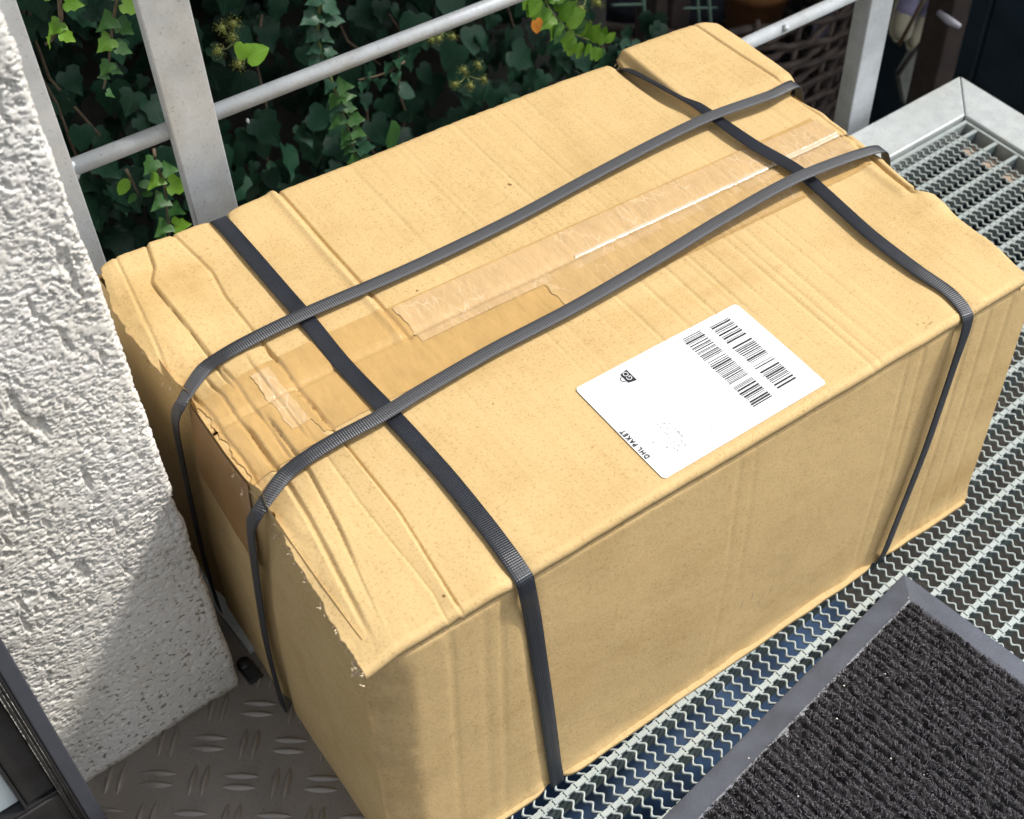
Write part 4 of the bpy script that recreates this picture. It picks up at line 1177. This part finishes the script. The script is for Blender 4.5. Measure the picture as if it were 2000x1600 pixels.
shoot('pale green ivy shoot hanging below the long rod in the middle', [(643, 140), (650, 165), (664, 205), (680, 250), (690, 285), (700, 320)], 1.08, (('leaf_mid', 'leaf_teal'), 0.72), 0.018, 0.0085, 'stem_green', seed=14, tipsize=1.05)
shoot('bright green leafy ivy shoot reaching right behind the parcel', [(1030, -50), (1060, -10), (1075, 20), (1100, 48), (1125, 68), (1150, 78), (1178, 86)], 1.02, (('leaf_lime', 'leaf_mid'), 0.62), 0.027, 0.0058, 'stem_green', kinds=('oval', 'ivy', 'heart'), seed=19, tipsize=0.55, droop=0.2)
shoot('dim ivy shoot to the right of the pale green one', [(790, 120), (760, 140), (730, 150), (700, 156)], 1.20, 'leaf_teal', 0.020, 0.011, seed=23)
shoot('short yellow-green ivy shoot just below the rod at the left', [(246, 330), (256, 350), (266, 370), (272, 382)], 1.10, (('leaf_lime', 'leaf_mid'), 0.5), 0.018, 0.009, kinds=('oval',), seed=27)

hl = thing('ivy_leaf_pair', 'bright green heart-shaped ivy leaves right of the broad post', 'leaf', tuple(on_y(484, 95, 1.03)))
put_leaf(hl, 'leaf_lime', 'heart', (-0.003, 0, 0.006), (-0.4, -0.2, -0.7), (-0.5, -1, 0.3), 0.016)
put_leaf(hl, 'leaf_lime', 'heart', (-0.004, -0.004, -0.006), (1, -0.2, 0.25), (0.1, -0.8, 1), 0.022)
dl = thing('withered_leaf', 'small orange withered leaf beside the bright green shoot', 'leaf', tuple(on_y(1046, 40, 1.01)))
put_leaf(dl, 'leaf_dead', 'heart', (0, 0, 0), (0.05, -0.2, -1), (0, -1, 0.4), 0.016)
yl = thing('ivy_leaf', 'slender yellow-green ivy leaf low behind the parcel in the middle', 'leaf', tuple(on_y(765, 235, 1.12)))
put_leaf(yl, 'leaf_mid', 'oval', (0, 0, 0), (-0.25, -0.2, -1), (0.6, -1, 0.3), 0.045)

def umbel(lab, balls, hub, Y, s=0.011):
    root = thing('ivy_flower_cluster', lab, 'flower cluster', tuple(on_y(hub[0], hub[1], Y)), 0, 'yellow-green ivy flower clusters')
    h = Vector(on_y(hub[0], hub[1], Y))
    mb = MB()
    for px, py in balls:
        c = Vector(on_y(px, py, Y - 0.012)) - h
        mb.tube([(0, 0.004, 0), tuple(c * 0.5 + Vector((0, 0.0, -0.001))), tuple(c)], 0.0007, 5)
        fb = MB(); r_ = random.Random(int(px * 7 + py))
        for _ in range(46):
            d = Vector((r_.gauss(0, 1), r_.gauss(0, 1), r_.gauss(0, 1))).normalized()
            a = d.orthogonal().normalized() * 0.00034; b = d.cross(a).normalized() * 0.00034
            L = s * 0.5 * r_.uniform(0.75, 1.1); e_ = c + d * L
            fb.poly([c + a, c + b, e_]); fb.poly([c + b, c - a, e_]); fb.poly([c - a, c + a, e_])
            k1 = d * 0.0006
            fb.poly([e_ + a * 2.4, e_ + b * 2.4, e_ - a * 2.4, e_ - b * 2.4])
        fb.tube([tuple(c - Vector((0, 0, s * 0.2))), tuple(c - Vector((0, 0, s * 0.1))), tuple(c + Vector((0, 0, s * 0.1))), tuple(c + Vector((0, 0, s * 0.2)))], [s * 0.08, s * 0.19, s * 0.19, s * 0.08], 8)
        fb.build('flower_head', M['umbel'], root)
    mb.build('stalk', M['stem_green'], root, smooth=True)
umbel('ivy flower cluster beside the bright heart-shaped leaf', [(433, 55), (456, 46), (453, 73), (425, 99), (466, 126)], (460, 88), 1.06, 0.017)
umbel('five-headed ivy flower cluster low behind the parcel in the middle', [(905, 137), (934, 127), (888, 165), (918, 168), (945, 155)], (915, 150), 1.16, 0.017)
umbel('ivy flower cluster just under the long rod', [(842, 78), (856, 76), (884, 72)], (870, 66), 1.16, 0.016)
umbel('ivy flower cluster right of the bright green shoot', [(1134, 18), (1167, 6)], (1150, -5), 1.16, 0.022)

# ------------------------------------------------------------------ dark corner at the back right
fence = thing('wooden_fence', 'dark wooden board fence deep in the shade at the back', 'fence', (2.2, 3.1, -1.2))
for i in range(14):
    mb = MB(); mb.box((1.0 + i * 0.22, 3.1 + 0.006 * (i % 2), -1.2), (1.21 + i * 0.22, 3.13, 1.6)); o = mb.build('board', M['wood_dark'], fence)
    o.location = (-2.2, -3.1, 1.2)
shed = thing('shade_shed', 'blue-black panel at the upper right, built up as a shade-casting shed', 'shed', (2.35, 0.95, -1.2))  # panel extended into an added tall shed that shades the ivy
sv = Vector((2.35, 0.95, -1.2))
mb = MB(); mb.box((0.03, 0.02, 0.0), (2.2, 2.1, 3.38)); mb.build('wall', M['shed'], shed)
for i in range(13):
    mb = MB(); mb.box((0.0 if i % 2 else 0.008, 0.0 + i * 0.16, 0.0), (0.029, 0.155 + i * 0.16, 3.3)); mb.build('board', M['shed'], shed, bevel=0.003)
mb = MB(); mb.box((-1.80, -0.40, 3.38), (2.3, 2.2, 3.43)); mb.build('shade_roof', M['wood_dark'], shed)  # overhang added out of view to keep sun and sky off the ivy
for nm, pa, pb_, r in (('wooden_post', (1842, -20), (1800, 175), 0.042),):
    a, b = on_x(pa[0], pa[1], 1.90), on_x(pb_[0], pb_[1], 1.90)
    t = thing('wooden_post', 'dark brown wooden post beside the shed at the upper right', 'post', (a[0], (a[1] + b[1]) / 2, -1.2))
    mb = MB(); mb.box((0.0, -0.030, 0), (0.06, 0.030, 2.6)); mb.build('post', M['wood_dark'], t, bevel=0.004)
    cl = thing('plastic_clip', 'small pale clip on the dark wooden post', 'clip', tuple(on_x(1853, 40, 1.855)))
    mb = MB(); mb.tube([(0, 0.026, 0.003), (0, 0.0, 0), (0, -0.026, 0.001)], [0.006, 0.008, 0.005], 10); mb.build('clip_body', M['pale_clip'], cl, smooth=True)
# wicker hurdle / basket
def wicker(lab, cx, cy, z0, z1, rad, n, seed):
    r_ = random.Random(seed)
    root = thing('wicker_basket', lab, 'basket', (cx, cy, z0))
    nst = 26
    for k_ in range(n):
        z = (z1 - z0) * (k_ + 0.5) / n
        pts = []; ph = k_ % 2
        for i in range(nst * 4 + 1):
            a = 2 * math.pi * i / (nst * 4)
            rr = rad * (0.86 + 0.14 * z / (z1 - z0)) + 0.010 * math.cos(nst / 2 * a * 1.0 + math.pi * ph) 
            pts.append((rr * math.cos(a), rr * math.sin(a), z + r_.gauss(0, 0.0035)))
        mb = MB(); mb.tube(pts, [0.0085 * r_.uniform(0.75, 1.15) for _ in pts], 5, False); mb.build('woven_strand', M['wicker'], root, smooth=True)
    for i in range(nst):
        a = 2 * math.pi * i / nst
        mb = MB(); mb.tube([(rad * 0.86 * math.cos(a), rad * 0.86 * math.sin(a), 0), (rad * math.cos(a), rad * math.sin(a), z1 - z0 + 0.01)], 0.006, 5); mb.build('stake', M['wicker'], root, smooth=True)
    mb = MB(); pts = [(rad * 0.84 * math.cos(2 * math.pi * i / 40), rad * 0.84 * math.sin(2 * math.pi * i / 40), 0.03) for i in range(40)]; mb.poly(pts); mb.build('base', M['wood_dark'], root)
    return root
wicker('large dark wicker basket below the rod at the upper right', 1.86, 1.95, -1.19, -0.42, 0.44, 30, 3)
# things in and around the basket
def lathe(name, prof, mat, parent, n=32):
    V = []; F = []
    for r, z in prof:
        for k_ in range(n): V.append((r * math.cos(2 * math.pi * k_ / n), r * math.sin(2 * math.pi * k_ / n), z))
    for i in range(len(prof) - 1):
        for k_ in range(n): F.append([i * n + k_, i * n + (k_ + 1) % n, (i + 1) * n + (k_ + 1) % n, (i + 1) * n + k_])
    return obj(name, mesh_from(name, V, F, True), mat, parent)
c = on_y(1400, -10, 1.95); tb = thing('plastic_tub', 'blue-grey plastic tub whose rim hangs into the top edge', 'tub', (c[0], c[1] + 0.2, c[2] - 0.10))
lathe('tub_body', [(0.0, 0.0), (0.15, 0.0), (0.20, 0.02), (0.225, 0.10), (0.235, 0.24), (0.245, 0.245), (0.245, 0.255), (0.228, 0.255), (0.21, 0.03), (0, 0.02)], M['tub'], tb)
c = on_y(1500, 20, 1.70); pt = thing('terracotta_pot', 'orange terracotta pot behind the rod at the top right', 'pot', (c[0] + 0.02, c[1] + 0.06, c[2] - 0.10))
lathe('pot_body', [(0.0, 0.0), (0.055, 0.0), (0.075, 0.12), (0.084, 0.12), (0.084, 0.15), (0.074, 0.15), (0.05, 0.02), (0, 0.02)], M['terracotta'], pt)
c = on_y(1612, 40, 1.55); cl = thing('cloth_rag', 'small lavender rag over the basket by the right post', 'rag', tuple(c))
def rag():
    A, B = np.meshgrid(np.linspace(0, 1, 18), np.linspace(0, 1, 18), indexing='ij')
    x = (A - 0.5) * 0.07 + 0.006 * fbm(B * 4, A * 4, 2, 400); z = (0.5 - B) * 0.085; y = 0.012 * np.sin(A * 9) * (0.4 + B) + 0.01 * fbm(A * 5, B * 5, 2, 402)
    V = np.stack([x, y, z], -1).reshape(-1, 3)
    o_ = obj('fabric', mesh_from('fabric', V, grid_faces(18, 18), True), M['lavender'], cl)
    md = o_.modifiers.new('t', 'SOLIDIFY'); md.thickness = 0.003
rag()
def shoe(lab, heel, toe, Y, wdt, seed):
    a = Vector(on_y(heel[0], heel[1], Y + 0.06)); b = Vector(on_y(toe[0], toe[1], Y))
    root = thing('garden_shoe', lab, 'shoe', tuple(b), 0, 'garden shoes hung toe-down behind the right post')
    d = (a - b); L = d.length; d.normalize(); n = Vector((-0.25, -1, 0.55)); n = (n - d * n.dot(d)).normalized(); s = d.cross(n)
    def part(name, t0, t1, mat, thick, widen, off):
        V = []; F = []; nn = 14; k_ = 18
        for i in range(nn):
            t = t0 + (t1 - t0) * i / (nn - 1)
            e_ = min(1.0, math.sqrt(max(0.0, 1 - (1 - min(t / 0.22, 1)) ** 2)))
            e_ *= min(1.0, math.sqrt(max(0.02, 1 - max(0, (t - 0.85) / 0.16) ** 2)))
            wv = wdt * widen * max(e_, 0.08) * (1 - 0.18 * t); hv = thick * max(e_, 0.15)
            for k2 in range(k_):
                an = 2 * math.pi * k2 / k_
                V.append(tuple(d * (t * L) + s * (wv * math.cos(an)) + n * (off + hv * math.sin(an))))
        for i in range(nn - 1):
            for k2 in range(k_): F.append([i * k_ + k2, i * k_ + (k2 + 1) % k_, (i + 1) * k_ + (k2 + 1) % k_, (i + 1) * k_ + k2])
        F.append([k2 for k2 in range(k_)][::-1]); F.append([(nn - 1) * k_ + k2 for k2 in range(k_)])
        obj(name, mesh_from(name, V, F, True), mat, root)
    part('sole', 0.0, 0.98, M['sole'], 0.008, 1.0, 0.0)
    part('toe_cap', 0.0, 0.42, M['sole'], 0.020, 0.98, 0.014)
    part('upper', 0.38, 1.0, M['lavender'], 0.024, 0.97, 0.014)
shoe('garden shoe with beige toe and lavender upper, nearer the post', (1775, -30), (1748, 82), 1.42, 0.026, 1)
shoe('garden shoe with beige toe and lavender upper, nearer the shed', (1835, -20), (1772, 96), 1.42, 0.026, 2)
def stick(lab, a, b, Ya, Yb, r, mat='wood_brown', name='wooden_stick'):
    A, B = Vector(on_y(a[0], a[1], Ya)), Vector(on_y(b[0], b[1], Yb))
    root = thing(name, lab, 'stick', tuple(B), 0, 'thin sticks leaning behind the right post')
    mb = MB(); mid = (A - B) * 0.5 + Vector((0.004, 0, 0.004))
    mb.tube([(0, 0, 0), tuple(mid), tuple(A - B)], [r, r * 0.9, r * 0.8], 8); mb.build('shaft', M[mat], root, smooth=True)
stick('brown stick leaning across the garden shoes', (1812, -20), (1756, 88), 1.34, 1.36, 0.0045)
stick('dark stick leaning below the garden shoes', (1800, 82), (1752, 146), 1.38, 1.38, 0.005, 'wood_dark')
c0, c1 = on_y(1800, 85, 1.50), on_y(1770, 205, 1.46)
bd = thing('grey_board', 'weathered grey board leaning by the frame corner', 'board', tuple(c1))
mb = MB()
A = [on_y(1797, 80, 1.50), on_y(1806, 78, 1.50), on_y(1790, 195, 1.46), on_y(1768, 205, 1.46), on_y(1758, 150, 1.48)]
pts = [Vector(a) - Vector(c1) for a in A]
mb.poly(pts); mb.poly([q + Vector((0.004, 0.018, 0.0)) for q in pts][::-1])
for i in range(5):
    j = (i + 1) % 5; mb.poly([pts[i], pts[j], pts[j] + Vector((0.004, 0.018, 0)), pts[i] + Vector((0.004, 0.018, 0))])
mb.build('plank', M['board'], bd)
# trellis and posts behind the parcel
tr = thing('wire_trellis', 'green wire trellis with posts beyond the ivy at the top', 'trellis', tuple(on_y(1255, 20, 1.55)))
o0 = Vector(on_y(1255, 20, 1.55))
for px, r in ((1256, 0.004), (1384, 0.004), (1362, 0.003)):
    a, b = Vector(on_y(px - 2, -30, 1.55)) - o0, Vector(on_y(px + 5, 60, 1.55)) - o0
    mb = MB(); mb.tube([a, (a + b) / 2, b + (b - a) * 4], r, 8); mb.build('wire', M['wire'], tr, smooth=True)
a, b = Vector(on_y(1195, 10, 1.55)) - o0, Vector(on_y(1256, 8, 1.55)) - o0
mb = MB(); mb.tube([a, (a + b) / 2, b], 0.0028, 8); mb.build('wire', M['wire'], tr, smooth=True)
a, b = Vector(on_y(1335, 16, 1.55)) - o0, Vector(on_y(1400, 15, 1.55)) - o0
mb = MB(); mb.tube([a, (a + b) / 2, b], 0.0025, 8); mb.build('wire', M['wire'], tr, smooth=True)
for i, (px, wdt, lab) in enumerate(((1272, 0.030, 'left dark post of the pair behind the parcel'), (1310, 0.050, 'wider right dark post of the pair behind the parcel'))):
    c = on_y(px, 20, 1.62 + 0.06 * i)
    t = thing('wooden_post', lab, 'post', (c[0], c[1], -1.2))
    mb = MB(); mb.box((-wdt / 2, -0.03, 0), (wdt / 2, 0.03, 2.6)); mb.build('post', M['wood_dark'], t, bevel=0.004)

# blue sheet lying under the grating
bs = thing('blue_tarpaulin', 'blue sheet lying under the grating, seen between its bars', 'tarpaulin', (0.5, 0.5, -0.30))
def tarp():
    A, B = np.meshgrid(np.linspace(0, 1, 50), np.linspace(0, 1, 40), indexing='ij')
    x = -0.34 + A * 0.62; y = -0.25 + B * 0.5; z = 0.02 * fbm(A * 4, B * 4, 3, 410) 
    o_ = obj('sheet', mesh_from('sheet', np.stack([x, y, z], -1).reshape(-1, 3), grid_faces(50, 40), True), M['blue'], bs)
    md = o_.modifiers.new('t', 'SOLIDIFY'); md.thickness = 0.002
tarp()
